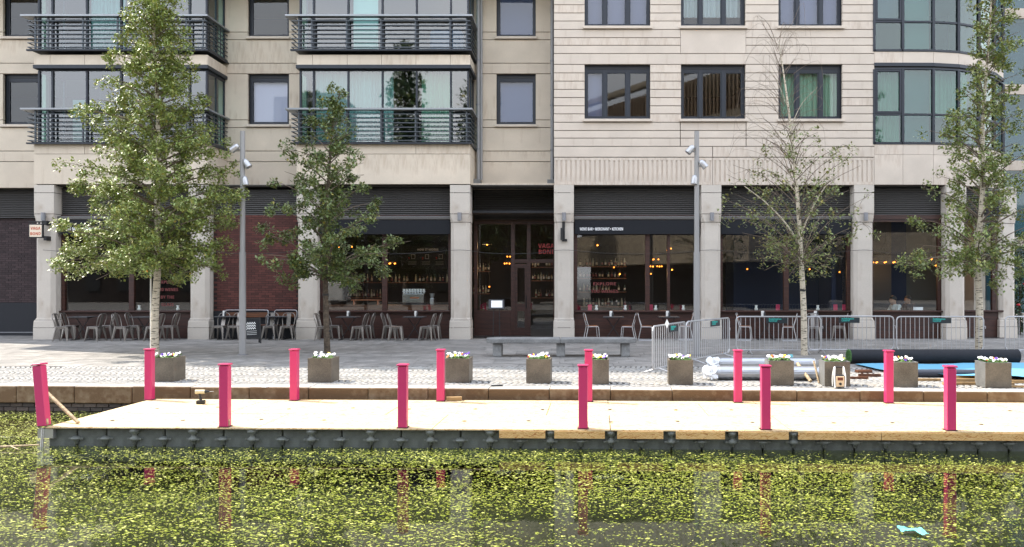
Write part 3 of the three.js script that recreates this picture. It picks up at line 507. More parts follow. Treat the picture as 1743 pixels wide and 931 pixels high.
{
  const con = M([0.5, 0.42, 0.31], 0.85, { map: speckMap });
  const g = thing('concrete_building', 'low beige concrete building along the opposite canal bank', 'building', null, 34, 0, 31, 0.1), W = 64;
  mk('undercroft_wall', bx(W, 3.7, 6, 0, 1.85, 4), mats.dark, g); mk('beam', bx(W, 3.2, 9, 0, 5.3, 2.5), con, g); mk('window_band', bx(W, 2.2, 7, 0, 8.0, 3.6), mats.dark, g); mk('roof_beam', bx(W, 1.6, 9, 0, 9.9, 2.5), con, g);
  const a = thing('ribbed_building', 'beige concrete building with ribbed parapet standing at an angle on the opposite bank', 'building', null, 7.05, 0, 9.5, 1.007), L = 24;   // known from its mirror image in the windows
  mk('undercroft_wall', bx(L, 3.3, 5, -3, 1.65, 5.5), mats.dark, a); mk('beam', bx(L, 2.6, 8, -3, 4.6, 4.0), con, a); mk('window_band', bx(L, 7.2, 6, -3, 9.5, 5), mats.dark, a); mk('soffit_beam', bx(L, 0.7, 8, -3, 13.45, 4), con, a); mk('parapet_wall', bx(L, 3.0, 7.6, -3, 15.3, 4.1), M([0.22, 0.16, 0.11], 0.9, { map: speckMap }), a); mk('roof_rail', bx(L, 0.45, 0.5, -3, 17.6, 0.3), con, a);
  const rg = bx(0.16, 3.0, 0.14); for (let i = 0; i < 60; i++) mk('rib', rg, M([0.3, 0.22, 0.15], 0.9), a).position.set(-14.8 + i * 0.4, 15.3, 0.225);
}
{ const g = thing('added_dark_row', 'unseen dark brick row added behind the trees of the opposite bank', 'building', null, -34, 0, 26); mk('brick_wall', bx(66, 13, 8, 0, 6.5, 0), M([0.045, 0.03, 0.025], 0.9, { map: speckMap }), g); for (let i = 0; i < 22; i++) for (const y of [2, 5.4, 8.8]) mk('window', bx(1.3, 1.9, 0.1, -31 + i * 2.95, y, -4.02), mats.black, g); }  // unseen row, added so the shop windows mirror something dark
{ const g = thing('tower_block', 'grey tower block far behind the opposite bank', 'building', null, -46, 0, 92); mk('tower_wall', bx(12, 34, 12, 0, 17, 0), M([0.25, 0.27, 0.28], 0.8), g); for (let i = 0; i < 5; i++) mk('fin', bx(0.7, 33, 0.7, -5 + i * 2.5, 16.5, -6.3), M([0.4, 0.4, 0.4], 0.8), g); }
{ const g = thing('parked_van', 'white van parked on the opposite bank', 'van', null, -19.5, 0, 9.5, 0.05), w = mats.white; // seen only as a mirror image in the cafe window
  mk('body', merge([rb(3.4, 1.5, 1.85, 0.15, 0.4, 1.15, 0, 3), rb(1.3, 0.75, 1.8, 0.18, -1.8, 0.78, 0, 3)]), w, g); mk('windscreen', bx(0.9, 0.55, 1.65, -1.15, 1.5, 0), mats.black, g); for (const x of [-1.5, 1.4]) for (const z of [-0.8, 0.8]) { const q = new THREE.CylinderGeometry(0.33, 0.33, 0.22, 20); q.rotateX(Math.PI / 2); mk('wheel', q.translate(x, 0.33, z), mats.black, g); } }

// ---------------------------------------------------------------- floating platform with its pink posts
const RA = 0.028, raftT = -Math.atan(RA), rO = { x: -7.33, z: -11.4 };               // front corner and heading
const rp = (u, v) => ({ x: rO.x + Math.cos(raftT) * u + Math.sin(raftT) * -v * 1, z: rO.z - Math.sin(raftT) * u - Math.cos(raftT) * v });
const DECK = -0.17, RL = 20.6, RW = 2.74;
{
  const g = thing('floating_platform', 'floating platform decked with bare board sheets on grey plastic floats', 'platform', null, rO.x, 0, rO.z, raftT);
  const cv = document.createElement('canvas'); cv.width = cv.height = 1024; const c = cv.getContext('2d'); c.fillStyle = '#e4d3b0'; c.fillRect(0, 0, 1024, 1024);
  for (let i = 0; i < 5200; i++) { const x = rr(0, 1024), y = rr(0, 1024), l = rr(10, 46), w = rr(3, 9), a = rr(-0.7, 0.7), t = rnd(); c.save(); c.translate(x, y); c.rotate(a); c.fillStyle = t < 0.1 ? '#a06a34' : t < 0.3 ? '#d0b688' : t < 0.65 ? '#ecdfc4' : '#dcc8a0'; c.globalAlpha = 0.75; c.fillRect(-l, -w / 2, l * 2, w); c.restore(); }
  const osb = new THREE.CanvasTexture(cv); osb.colorSpace = THREE.SRGBColorSpace; osb.wrapS = osb.wrapT = THREE.RepeatWrapping; osb.repeat.set(1 / 1.22, 1 / 1.22);
  const osbM = M([0.74, 0.685, 0.6], 0.8, { map: osb }), osbEdge = M([0.66, 0.5, 0.3], 0.85, { map: osb });
  const rows = [[0, 1.22], [1.22, 2.44], [2.44, RW]];
  rows.forEach(([a, b], r) => { let u = 0, k = 0; const first = [0.95 + 2.0, 2.0, 2.95][r]; while (u < RL) { const e = Math.min(RL, k === 0 ? first : u + 2.44); mk('deck_sheet', bb(u + 0.006, e - 0.006, DECK - 0.018, DECK + rr(-0.002, 0.002), -(a + (r ? 0.003 : 0)), -(b - 0.003)), osbM, g); u = e; k++; } });
  const scr = new THREE.CylinderGeometry(0.03, 0.03, 0.005, 10); for (let u = 0.6; u < RL; u += 1.03) for (const v of [0.62, 1.75]) { const m = mk('deck_bolt', scr, mats.black, g); m.position.set(u + rr(-0.14, 0.14), DECK + 0.003, -(v + rr(-0.1, 0.1))); }
  // floats along the canal side with their coupling lugs
  const step = 0.4135, fl = rb(step - 0.008, 0.5, 0.41, 0.035, 0, 0, 0), nF = Math.floor(RL / step);
  const cup = new THREE.LatheGeometry([[0.001, -0.2], [0.016, -0.2], [0.02, -0.165], [0.045, -0.155], [0.048, -0.125], [0.03, -0.11], [0.018, -0.085], [0.05, -0.05], [0.055, -0.01], [0.001, -0.005]].map(([a, b]) => new THREE.Vector2(a, b)), 14);
  const nut = new THREE.LatheGeometry([[0.001, -0.205], [0.018, -0.205], [0.022, -0.165], [0.05, -0.145], [0.05, -0.125], [0.025, -0.108], [0.001, -0.1]].map(([a, b]) => new THREE.Vector2(a, b)), 14);
  const wing = bx(0.15, 0.018, 0.03, 0, -0.135, 0), nutG = merge([nut, wing]).scale(1.4, 1.12, 1.3), cupG = merge([cup, wing]).scale(1.4, 1.12, 1.3);
  for (let i = 0; i < nF; i++) {
    mk('float_block', fl, mats.pontoon, g).position.set((i + 0.5) * step - 0.02, DECK - 0.02 - 0.25, -0.29);
    if (i > 0) { const m = mk(i % 2 === 1 && i > 2 ? 'coupling_cup' : 'coupling_nut', i % 2 === 1 && i > 2 ? cupG : nutG, mats.lug, g); m.position.set(i * step - 0.02, DECK - 0.018, -0.076); m.rotation.y = rr(-0.3, 0.3); }
  }
  mk('float_core', bb(0.08, RL - 0.1, DECK - 0.5, DECK - 0.022, -0.51, -RW + 0.06), mats.pontoon, g);
  // edging boards under the deck lip
  for (const [a, b] of [[850, 928.5], [944, 1030], [1051, 1129.5], [1151, 1234.5], [1257.5, 1343], [1359, 1500], [1501, 1790], [1791, 2300]]) { const D = 11.15, u0 = wx(a, 11.35 - (a - 100) * 0.0002) - rO.x, u1 = wx(b, 11.35 - (b - 100) * 0.0002) - rO.x; mk('edging_board', bb(u0, u1, DECK - 0.118, DECK - 0.02, 0.022, 0.003), osbEdge, g); }
  mk('end_bracket', merge([bb(-0.12, 0.1, DECK - 0.16, DECK - 0.03, -0.02, -0.12), rod([-0.05, DECK - 0.34, 0], [-0.05, DECK - 0.02, -0.03], 0.02)]), mats.steel, g);
}
{
  const W = 0.125, H = 0.875;
  const make = (label, u, v, back, tilt = 0) => {
    const p = rp(u, v), g = thing('pink_post', label, 'post', back ? 'pink posts along the back of the platform' : 'pink posts along the front of the platform', p.x, DECK + 0.004, p.z, raftT + rr(-0.02, 0.02));
    mk('post_shaft', rb(W, H - 0.03, W, 0.012, 0, (H - 0.03) / 2, 0), mats.pink, g); mk('post_cap', rb(W + 0.026, 0.024, W + 0.026, 0.009, 0, H - 0.013, 0), mats.pink, g);
    mk('base_plate', bx(W + 0.03, 0.006, W + 0.03, 0, 0.003, 0), mats.black, g);
    if (!back) mk('fixing_tab', bb(W / 2 + 0.001, W / 2 + 0.006, 0.02, 0.1, W / 2 - 0.02, W / 2 - 0.06), mats.paleWood, g);
    g.rotation.z = tilt; return g;
  };
  const names = ['by the tilted end', 'second along the canal side', 'third along the canal side', 'in front of the middle of the bench', 'in front of the rolls', 'in front of the last planters'];
  const fl = ['pink post leaning outward at the open corner of the platform, propped by a batten', 'upright dark pink post at the front edge, nearest the leaning post', 'third pink post along the front edge, counting the leaning one', 'dark pink post at the front edge, overlapping another post behind it', 'dark pink post at the front edge in front of the white wrapped rolls', 'dark pink post at the front edge between the last two planters'];
  const bl = ['bright pink post at the back, beside the first dark planter', 'bright pink post at the back, just beside the second planter', 'bright pink post at the back, just beside the third planter', 'bright pink post at the back, touching the fifth planter', 'bright pink post at the back, in front of the wrapped rolls', 'bright pink post at the back, in front of the black roll'];
  for (let i = 0; i < 6; i++) make(fl[i], i === 0 ? -0.06 : 0.0 + i * 2.485, 0.09 - (i === 0 ? 0.02 : 0), false, i === 0 ? 0.085 : 0);
  for (let i = 0; i < 6; i++) make(bl[i], 0.02 + i * 2.495, 2.63, true);
  const b = mk('timber_brace', rod([-7.0, DECK + 0.02, -11.62], [-7.85, 0.38, -12.0], 0.026, 0.026, 4), mats.paleWood); tag(b, 'pale batten propping up the leaning pink post', 'batten');
  const s = mk('floating_branch', merge([rod([-7.9, WATER + 0.03, -11.25], [-7.35, WATER + 0.05, -11.3], 0.02, 0.012, 6), rod([-7.7, WATER + 0.035, -11.26], [-7.5, WATER + 0.03, -11.1], 0.012, 0.006, 6)]), mats.paleWood); tag(s, 'pale broken branch floating at the corner of the platform', 'branch');
}
{ // cordless drill left on the deck
  const D = 13.55, g = thing('cordless_drill', 'cordless drill standing on its battery on the deck', 'drill', null, wx(342, D), DECK + 0.003, -D, 0.1), y = M([0.5, 0.45, 0.3], 0.5);
  mk('battery', rb(0.13, 0.06, 0.09, 0.012, 0, 0.03, 0), mats.black, g); mk('grip', merge([rod([0, 0.05, 0], [-0.02, 0.17, 0], 0.022, 0.02, 10)]), mats.black, g);
  mk('motor_housing', (() => { const q = new THREE.CylinderGeometry(0.036, 0.033, 0.15, 14); q.rotateZ(Math.PI / 2); return q.translate(-0.01, 0.2, 0); })(), y, g); mk('chuck', (() => { const q = new THREE.CylinderGeometry(0.014, 0.03, 0.07, 12); q.rotateZ(-Math.PI / 2); return q.translate(0.1, 0.2, 0); })(), mats.black, g); mk('drill_bit', rod([0.13, 0.2, 0], [0.2, 0.203, 0], 0.005), mats.steel, g);
}
{ const D = 13.95, m = mk('board_offcut', rb(0.26, 0.06, 0.09, 0.006, 0, 0.03, 0), mats.pine); m.position.set(wx(773, D), DECK + 0.003, -D); m.rotation.y = 0.15; tag(m, 'small block of timber lying on the deck near the third back post', 'timber'); }
const stick = (name, label, px, D, l, w, h, turn, mat, y = 0) => { const m = mk(name, bx(l, h, w, 0, h / 2, 0), mat); m.position.set(wx(px, D), y + 0.003, -D); m.rotation.y = turn; return tag(m, label, 'timber'); };
stick('white_board', 'small white board lying on the coping beside the second back post', 447, 14.42, 0.26, 0.1, 0.014, -0.5, mats.white);
stick('white_board', 'white board lying on the coping behind the leaning post', 24, 14.72, 0.5, 0.16, 0.016, 0.1, mats.white);
stick('metal_tool', 'dark metal tool lying on the coping between the third and fourth planters', 846, 14.5, 0.2, 0.04, 0.025, 0.25, mats.dark);
stick('thin_lath', 'thin wooden lath on the deck near the second back post', 500, 14.0, 0.9, 0.012, 0.006, -0.02, mats.pine, DECK + 0.002); stick('thin_lath', 'thin wooden lath on the deck near the fifth back post', 1305, 13.8, 0.8, 0.012, 0.006, -0.03, mats.pine, DECK + 0.002);
{ // torn bag on the water
  const D = 7.5, pos = [], n = 9; const g = new THREE.PlaneGeometry(0.21, 0.17, 18, 12), p = g.attributes.position; g.rotateX(-Math.PI / 2);
  for (let i = 0; i < p.count; i++) { const x = p.getX(i), z = p.getZ(i); p.setY(i, 0.045 * fbm(x * 22 + 5, z * 22 + 3, 0, 3)); const k = 0.45 + 0.75 * vn(x * 18 + 4, 7, 0); p.setZ(i, z * k + 0.03 * Math.sin(x * 20)); }
  g.computeVertexNormals(); const m = mk('plastic_scrap', g, M([0.14, 0.46, 0.4], 0.5)); m.position.set(wx(1552, D), WATER + 0.006, -D); tag(m, 'torn scrap of turquoise plastic floating on the canal', 'plastic scrap');
}
// ---------------------------------------------------------------- planters with pansies
{
  const petal = (c0, c1, size, s0) => { // five petals and an eye
    const parts = []; for (let i = 0; i < 5; i++) { const a = i / 5 * 6.283 + s0, q = new THREE.SphereGeometry(size * 0.5, 7, 5); q.scale(1, 0.35, 0.85); q.translate(size * 0.42, 0, 0); q.rotateZ(0.35); q.rotateY(a); const col = new Float32Array(q.attributes.position.count * 3); for (let k = 0; k < col.length; k += 3) { const c = i === 0 || i === 4 ? c1 : c0; col.set(c, k); } q.setAttribute('color', new THREE.BufferAttribute(col, 3)); parts.push(q.toNonIndexed()); }
    const e = new THREE.SphereGeometry(size * 0.24, 6, 4); e.translate(0, size * 0.14, 0); const col = new Float32Array(e.attributes.position.count * 3); for (let k = 0; k < col.length; k += 3) col.set([0.08, 0.02, 0.06], k); e.setAttribute('color', new THREE.BufferAttribute(col, 3)); parts.push(e.toNonIndexed());
    const g = mergeGeometries(parts); g.rotateX(0.75); return g;
  };
  const w = [0.82, 0.8, 0.78], ye = [0.85, 0.62, 0.02], vi = [0.12, 0.04, 0.35], re = [0.35, 0.02, 0.03], or = [0.8, 0.3, 0.02];
  const kinds = [petal(w, w, 0.04, 0), petal(w, [0.9, 0.85, 0.5], 0.042, 0.4), petal(ye, ye, 0.04, 0.8), petal(vi, w, 0.038, 0.2), petal(re, ye, 0.038, 1), petal(vi, vi, 0.038, 0.5), petal(or, re, 0.036, 0.1)];
  const fm = M([1, 1, 1], 0.7, { vertexColors: true }), leafG = (() => { const L = []; for (let i = 0; i < 90; i++) { const q = new THREE.SphereGeometry(0.028, 5, 3); q.scale(1, 0.25, 0.6); q.rotateZ(rr(-0.9, 0.9)); q.rotateY(rnd() * 6.28); q.translate(rr(-0.18, 0.18), rr(0, 0.075), rr(-0.18, 0.18)); L.push(q); } return merge(L); })();
  const leafM = M([0.1, 0.2, 0.035], 0.6);
  const info = [[286, 649.7, 0, 'first planter, dark bronze, beside the birch trunk and the first back post', 0], [551, 651, 0, 'second planter, bronze, directly in front of the slim dark tree trunk', 0], [781.5, 651.5, 0, 'third planter, bronze, just past the third back post', 0.03], [918, 652.5, 0, 'fourth planter, standing alone in front of the bench', 0.0], [1016, 654, 0, 'fifth planter, half hidden behind two pink posts', 0], [1157.5, 655, 0, 'sixth planter, in front of the crooked end of the barriers', -0.03], [1326, 656.3, 1, 'seventh planter, in front of the white wrapped rolls', -0.02], [1420, 658, 1, 'eighth planter, with the site radio standing against it', -0.02], [1533.5, 659, 1, 'ninth planter, sides painted sunlit grey, just past the last back post', -0.02], [1690, 660.5, 1, 'tenth and last planter, sides painted sunlit grey, at the end of the row', -0.02]];
  info.forEach(([px, py, litSides, label, turn], i) => {
    const D = 1.83 * F / (py - CY) + 0.22, S = 0.44, H = 0.43, g = thing('flower_planter', 'pansy planter: ' + label.replace(' planter', ''), 'planter', 'pansy planters along the coping', wx(px, D), 0.004, -D, quayTurn + turn * 0.6), m = litSides ? mats.zincAndLitSide : mats.bronze;
    for (let k = 0; k < 4; k++) { const q = bx(k % 2 ? S - 0.026 : S, H, 0.012); const p = mk('side_panel', q, k === 3 || k === 1 ? m : mats.bronze, g), a = k * Math.PI / 2; p.rotation.y = a; p.position.set(Math.sin(a) * (S / 2 - 0.006), H / 2, Math.cos(a) * (S / 2 - 0.006)); }  // later planters: bronze sides coloured paler to stand in for sunlight
    mk('rim', merge([bx(S + 0.004, 0.006, 0.03, 0, H + 0.003, S / 2 - 0.014), bx(S + 0.004, 0.006, 0.03, 0, H + 0.003, -S / 2 + 0.014), bx(0.03, 0.006, S - 0.06, S / 2 - 0.014, H + 0.003, 0), bx(0.03, 0.006, S - 0.06, -S / 2 + 0.014, H + 0.003, 0)]), m, g);
    mk('soil', bx(S - 0.03, 0.02, S - 0.03, 0, H - 0.06, 0), mats.soil, g);
    const lv = mk('pansy_leaves', leafG, leafM, g); lv.position.y = H - 0.035; lv.rotation.y = i * 1.57; lv.userData.kind = 'stuff';
    const n = 17; for (let k = 0; k < n; k++) { const f = mk('pansy_flower', kinds[(hash(i * 7 + 1, k) * 7) | 0 > 2 && rnd() < 0.45 ? 0 : (hash(i * 7 + 1, k) * 7) | 0], fm, g); f.position.set(-0.19 + 0.38 * ((k * 0.618) % 1), H + rr(0.025, 0.085), rr(-0.17, 0.19)); f.rotation.set(rr(-0.3, 0.3), rr(-0.7, 0.7), rr(-0.3, 0.3)); f.scale.setScalar(rr(0.75, 1.1)); }
  });
}
// ---------------------------------------------------------------- trees
function addTubeTapered(out, pts, r0, r1, n = 6) {       // pts: Vector3[]
  const c = new THREE.CatmullRomCurve3(pts), seg = Math.max(3, pts.length * 3), g = new THREE.TubeGeometry(c, seg, 1, n, false), p = g.attributes.position, nn = n + 1;
  const v = V(0, 0, 0), len = c.getLength();
  for (let i = 0; i <= seg; i++) { const ctr = c.getPointAt(i / seg), r = r0 + (r1 - r0) * (i / seg); for (let k = 0; k < nn; k++) { const j = i * nn + k; v.fromBufferAttribute(p, j).sub(ctr).multiplyScalar(r).add(ctr); p.setXYZ(j, v.x, v.y, v.z); g.attributes.uv.setXY(j, k / n, i / seg * len); } }
  g.computeVertexNormals(); out.push(g);
}
const birchBark = tex(128, (u, v) => { const a = fbm(u * 5, v * 60, 0, 3), b = fbm(u * 5 + 7, v * 26 + 3, 0, 3), d = (a > 0.7 ? 0.45 : 0) + (b > 0.7 ? 0.6 : 0), g = Math.max(0.14, 0.9 + 0.15 * (fbm(u * 8, v * 40, 0, 3) - 0.5) - d); return [g, g * 0.97, g * 0.92]; }, 1, true, 1024);
const darkBark = tex(128, (u, v) => { const g = 0.7 + 0.5 * (fbm(u * 10, v * 30, 0, 4) - 0.5); return [g, g * 0.95, g * 0.88]; }, 1, true, 512);
const barkBirch = M([0.62, 0.58, 0.5], 0.8, { map: birchBark }), barkDark = M([0.17, 0.14, 0.11], 0.9, { map: darkBark });
const leafGeo = (() => { const p = [0, 0, 0, -0.32, 0.42, 0.05, 0, 0.5, -0.05, 0.32, 0.42, 0.05, 0, 1, 0.06], g = new THREE.BufferGeometry(); g.setAttribute('position', new THREE.Float32BufferAttribute(p, 3)); g.setIndex([0, 2, 1, 0, 3, 2, 1, 2, 4, 2, 3, 4]); g.computeVertexNormals(); return g; })();
const leafMat = P([1, 1, 1], 0.42, { transmission: 0.22, side: THREE.DoubleSide });
const twigBark = M([0.15, 0.115, 0.085], 0.9);
function outlineAt(rows, y) { for (let i = 0; i + 1 < rows.length; i++) if (y >= rows[i][0] && y <= rows[i + 1][0]) { const t = (y - rows[i][0]) / (rows[i + 1][0] - rows[i][0]); return [rows[i][1] + (rows[i + 1][1] - rows[i][1]) * t, rows[i][2] + (rows[i + 1][2] - rows[i][2]) * t]; } return null; }
function makeTree(name, label, o) {
  const D = o.D, twigs = [], base = V(wx(o.trunk[0][0], D), 0, -D), g = thing(name, label, 'tree', null, base.x, 0, base.z), wood = [];
  const tp = o.trunk.map(([px, py], i) => V(wx(px, D) - base.x, i === 0 ? 0.0 : wy(py, D), (i % 2 ? 0.04 : -0.03) * (i ? 1 : 0))), curve = new THREE.CatmullRomCurve3(tp), Htop = tp[tp.length - 1].y;
  addTubeTapered(wood, tp, o.r, o.rTop ?? 0.02, 10);
  const trunkAt = (y) => { let a = 0, b = 1; for (let i = 0; i < 22; i++) { const m = (a + b) / 2; if (curve.getPoint(m).y < y) a = m; else b = m; } return curve.getPoint(a); };
  const rows = o.outline.map(([py, l, r]) => [wy(py, D), wx(l, D) - base.x, wx(r, D) - base.x]).reverse();
  const clumps = [], y0 = rows[0][0], y1 = rows[rows.length - 1][0];
  for (const [pts, r] of o.limbs ?? []) addTubeTapered(wood, pts.map(([px, py, dz]) => V(wx(px, D) - base.x, wy(py, D), dz ?? 0)), r, r * 0.35, 7);
  for (let i = 0; i < o.branches; i++) {
    const y = y0 + (y1 - y0) * ((i + rnd()) / o.branches), e = outlineAt(rows, y); if (!e) continue;
    const az = i * 2.399963 + rr(-0.4, 0.4), cs = Math.cos(az), sn = Math.sin(az), t = trunkAt(y), mid = (e[0] + e[1]) / 2;
    const full = (cs > 0 ? e[1] - t.x : t.x - e[0]), dz = (e[1] - e[0]) / 2 * 0.95, rch = rr(0.62, 1.0);
    const end = V(t.x + cs * Math.max(0.1, full) * rch, y + rr(-0.1, 0.1), t.z + sn * dz * rch), L = Math.hypot(end.x - t.x, end.z - t.z), st = trunkAt(Math.max(o.minY ?? 1.7, y - L * (o.rise ?? 0.45)));
    const midp = st.clone().lerp(end, 0.5).add(V(0, L * (o.arch ?? 0.1), 0));
    addTubeTapered(twigs, [st, midp, end], o.br ?? Math.min(0.032, 0.012 + L * 0.012), 0.004, 5);
    const nc = Math.max(2, Math.round(L * (o.clumpsPerM ?? 4)));
    for (let k = 0; k < nc; k++) {
      const s = rr(o.inner ?? 0.25, 1.02), c = s < 0.5 ? st.clone().lerp(midp, s * 2) : midp.clone().lerp(end, s * 2 - 1), off = V(rr(-1, 1), rr(-0.9, 0.6), rr(-1, 1)).multiplyScalar(o.spread ?? 0.22), q = c.clone().add(off);
      if (rnd() < (o.twigs ?? 0.4)) addTubeTapered(twigs, [c, c.clone().lerp(q, 0.5).add(V(0, 0.03, 0)), q.clone().add(V(0, -(o.droop ?? 0), 0))], 0.006, 0.0025, 3);
      clumps.push(q);
    }
  }
  mk('trunk', merge(wood), o.bark, g); mk('branches', merge(twigs), twigBark, g);
  const per = o.leaves / clumps.length, lm = [], size = o.leaf ?? 0.07;
  for (const c of clumps) {
    const n = Math.round(per * rr(0.4, 1.6)), R = (o.clumpR ?? 0.17) * rr(0.7, 1.3);
    for (let k = 0; k < n; k++) { const a = rnd() * 6.283, u = rr(-1, 1), r = R * Math.cbrt(rnd()), s = Math.sqrt(1 - u * u); lm.push([c.x + Math.cos(a) * s * r, c.y + u * r * 0.85 - rnd() * (o.droop ?? 0.02), c.z + Math.sin(a) * s * r]); }
  }
  const im = new THREE.InstancedMesh(leafGeo, leafMat, lm.length), m = new THREE.Matrix4(), q = new THREE.Quaternion(), e = new THREE.Euler();
  lm.forEach(([x, y, z], i) => { q.setFromEuler(e.set(rr(0.3, 2.7), rnd() * 6.283, rr(-0.7, 0.7), 'YXZ')); const s = size * rr(0.65, 1.2); im.setMatrixAt(i, m.compose(V(x, y, z), q, V(s, s, s))); const v = rr(0.7, 1.3), yl = rnd(); const c = o.color; im.setColorAt(i, yl < 0.04 ? C(0.3 * v, 0.26 * v, 0.05 * v) : C(c[0] * v * rr(0.9, 1.25), c[1] * v, c[2] * v)); });
  im.name = 'crown'; im.userData.kind = 'stuff'; im.castShadow = im.receiveShadow = true; g.add(im);
  return g;
}
const t1 = makeTree('birch_tree', 'tall dense birch with sunlit leaves and white trunk beside the first planter', {
  D: 20.7, trunk: [[264, 603], [265, 540], [268, 440], [269, 330], [268, 200], [264, 90], [262, -30]], r: 0.1, rTop: 0.02, bark: barkBirch, branches: 150, leaves: 56000, leaf: 0.085, color: [0.22, 0.285, 0.07], minY: 2.4, rise: 0.3, arch: 0.06, clumpsPerM: 6, spread: 0.2, clumpR: 0.17,
  outline: [[-30, 235, 295], [0, 228, 305], [30, 218, 325], [60, 205, 330], [100, 190, 340], [130, 192, 342], [160, 172, 345], [190, 130, 352], [215, 122, 358], [240, 135, 380], [270, 135, 390], [300, 115, 410], [330, 118, 430], [355, 106, 438], [390, 104, 410], [420, 106, 402], [440, 92, 396], [462, 92, 385], [478, 120, 355]],
});
mk('tree_stake', rod([-0.13, 0, -0.05], [-0.13, 2.15, -0.05], 0.022, 0.022, 8), mats.white, t1); 
const t2 = makeTree('street_tree', 'slim dark leaved tree with a tied trunk, behind the second planter', {
  D: 21.5, trunk: [[557, 603], [556, 540], [553, 470], [555, 380], [560, 290], [568, 200], [578, 158]], r: 0.085, rTop: 0.012, bark: barkDark, branches: 62, leaves: 16000, leaf: 0.09505, color: [0.125, 0.175, 0.05], minY: 2.0, rise: 0.55, clumpsPerM: 4.5, spread: 0.24, clumpR: 0.17,
  limbs: [[[[553, 478], [575, 462], [608, 434], [640, 415]], 0.035], [[[553, 470], [545, 440], [520, 415, 0.2]], 0.028]],
  outline: [[152, 574, 584], [190, 545, 582], [220, 512, 600], [250, 488, 632], [290, 464, 645], [320, 472, 670], [350, 462, 672], [380, 450, 672], [402, 430, 700], [430, 415, 704], [450, 425, 700], [468, 490, 670], [480, 505, 645]],
});
mk('trunk_tie', cyl(0.092, 0.092, 0.05, 0.0, wy(565, 21.5), 0, 12), mats.black, t2); mk('trunk_tie', cyl(0.085, 0.085, 0.05, -0.04, wy(503, 21.5), 0, 12), mats.black, t2); mk('tree_tag', bx(0.16, 0.16, 0.01, wx(550, 21.5) - wx(557, 21.5), wy(420, 21.5), 0.12), mats.white, t2).rotation.z = 0.0;
const t3 = makeTree('sparse_birch_tree', 'half bare birch with drooping twigs behind the barriers', {
  D: 20.75, trunk: [[1369, 606], [1367, 520], [1364, 440], [1357, 340], [1350, 250], [1338, 160], [1326, 70]], r: 0.085, rTop: 0.012, bark: barkBirch, branches: 60, leaves: 3400, leaf: 0.09, color: [0.17, 0.21, 0.06], minY: 2.3, rise: 0.75, arch: 0.12, br: 0.013, clumpsPerM: 4, spread: 0.3, clumpR: 0.14, twigs: 1, droop: 0.1,
  limbs: [[[[1363, 420], [1335, 380, 0.1], [1300, 345, 0.15], [1265, 318, 0.15]], 0.03], [[[1362, 400], [1385, 350], [1410, 310], [1432, 285]], 0.026], [[[1357, 330], [1330, 300], [1290, 285]], 0.02], [[[1346, 215], [1366, 175], [1392, 148]], 0.012], [[[1342, 185], [1318, 130], [1292, 100]], 0.01], [[[1352, 260], [1305, 215], [1270, 190]], 0.012]],
  outline: [[205, 1325, 1370], [240, 1270, 1440], [270, 1228, 1462], [300, 1205, 1480], [330, 1205, 1488], [360, 1198, 1480], [390, 1225, 1460], [420, 1255, 1455], [445, 1270, 1440], [475, 1325, 1410]],
});
{ // the bare, drooping upper twigs of that birch
  const D = 20.75, w = [], bx0 = wx(1369, D);
  for (let i = 0; i < 85; i++) { const py = rr(40, 300), t = (py - 70) / 270, px = 1326 + 24 * t + (rnd() - 0.5) * 4, s = rnd() < 0.5 ? -1 : 1, L = rr(20, 100) * (0.55 + 0.55 * t), zz = rr(-0.5, 0.5); addTubeTapered(w, [V(wx(px, D) - bx0, wy(py + 25, D), 0), V(wx(px + s * L * 0.55, D) - bx0, wy(py - rr(-5, 32), D), zz * 0.6), V(wx(px + s * L, D) - bx0, wy(py + rr(-38, 12), D), zz), V(wx(px + s * L * 1.12, D) - bx0, wy(py + rr(-30, 34), D), zz * 1.1)], 0.006, 0.0022, 3); }
  mk('bare_twigs', merge(w), M([0.2, 0.15, 0.11], 0.9), t3).userData.kind = 'stuff'; mk('trunk_tie', cyl(0.085, 0.085, 0.04, wx(1366, D) - bx0, wy(495, D), 0.02, 12), mats.black, t3);
}
makeTree('shaded_birch_tree', 'shaded birch with white trunk growing before the curved corner', {
  D: 21.6, trunk: [[1666, 600], [1666, 520], [1664, 440], [1671, 330], [1674, 200], [1682, 70], [1690, -30]], r: 0.1, rTop: 0.018, bark: barkBirch, branches: 92, leaves: 16000, leaf: 0.095, color: [0.19, 0.245, 0.065], minY: 2.3, rise: 0.6, arch: 0.1, clumpsPerM: 4.2, spread: 0.26, clumpR: 0.16, twigs: 0.7, droop: 0.1,
  outline: [[-30, 1660, 1720], [20, 1650, 1735], [60, 1645, 1735], [90, 1640, 1735], [130, 1630, 1740], [175, 1590, 1745], [205, 1568, 1750], [250, 1580, 1755], [300, 1568, 1765], [350, 1570, 1770], [400, 1545, 1770], [430, 1520, 1770], [455, 1530, 1765], [478, 1570, 1740]],
});
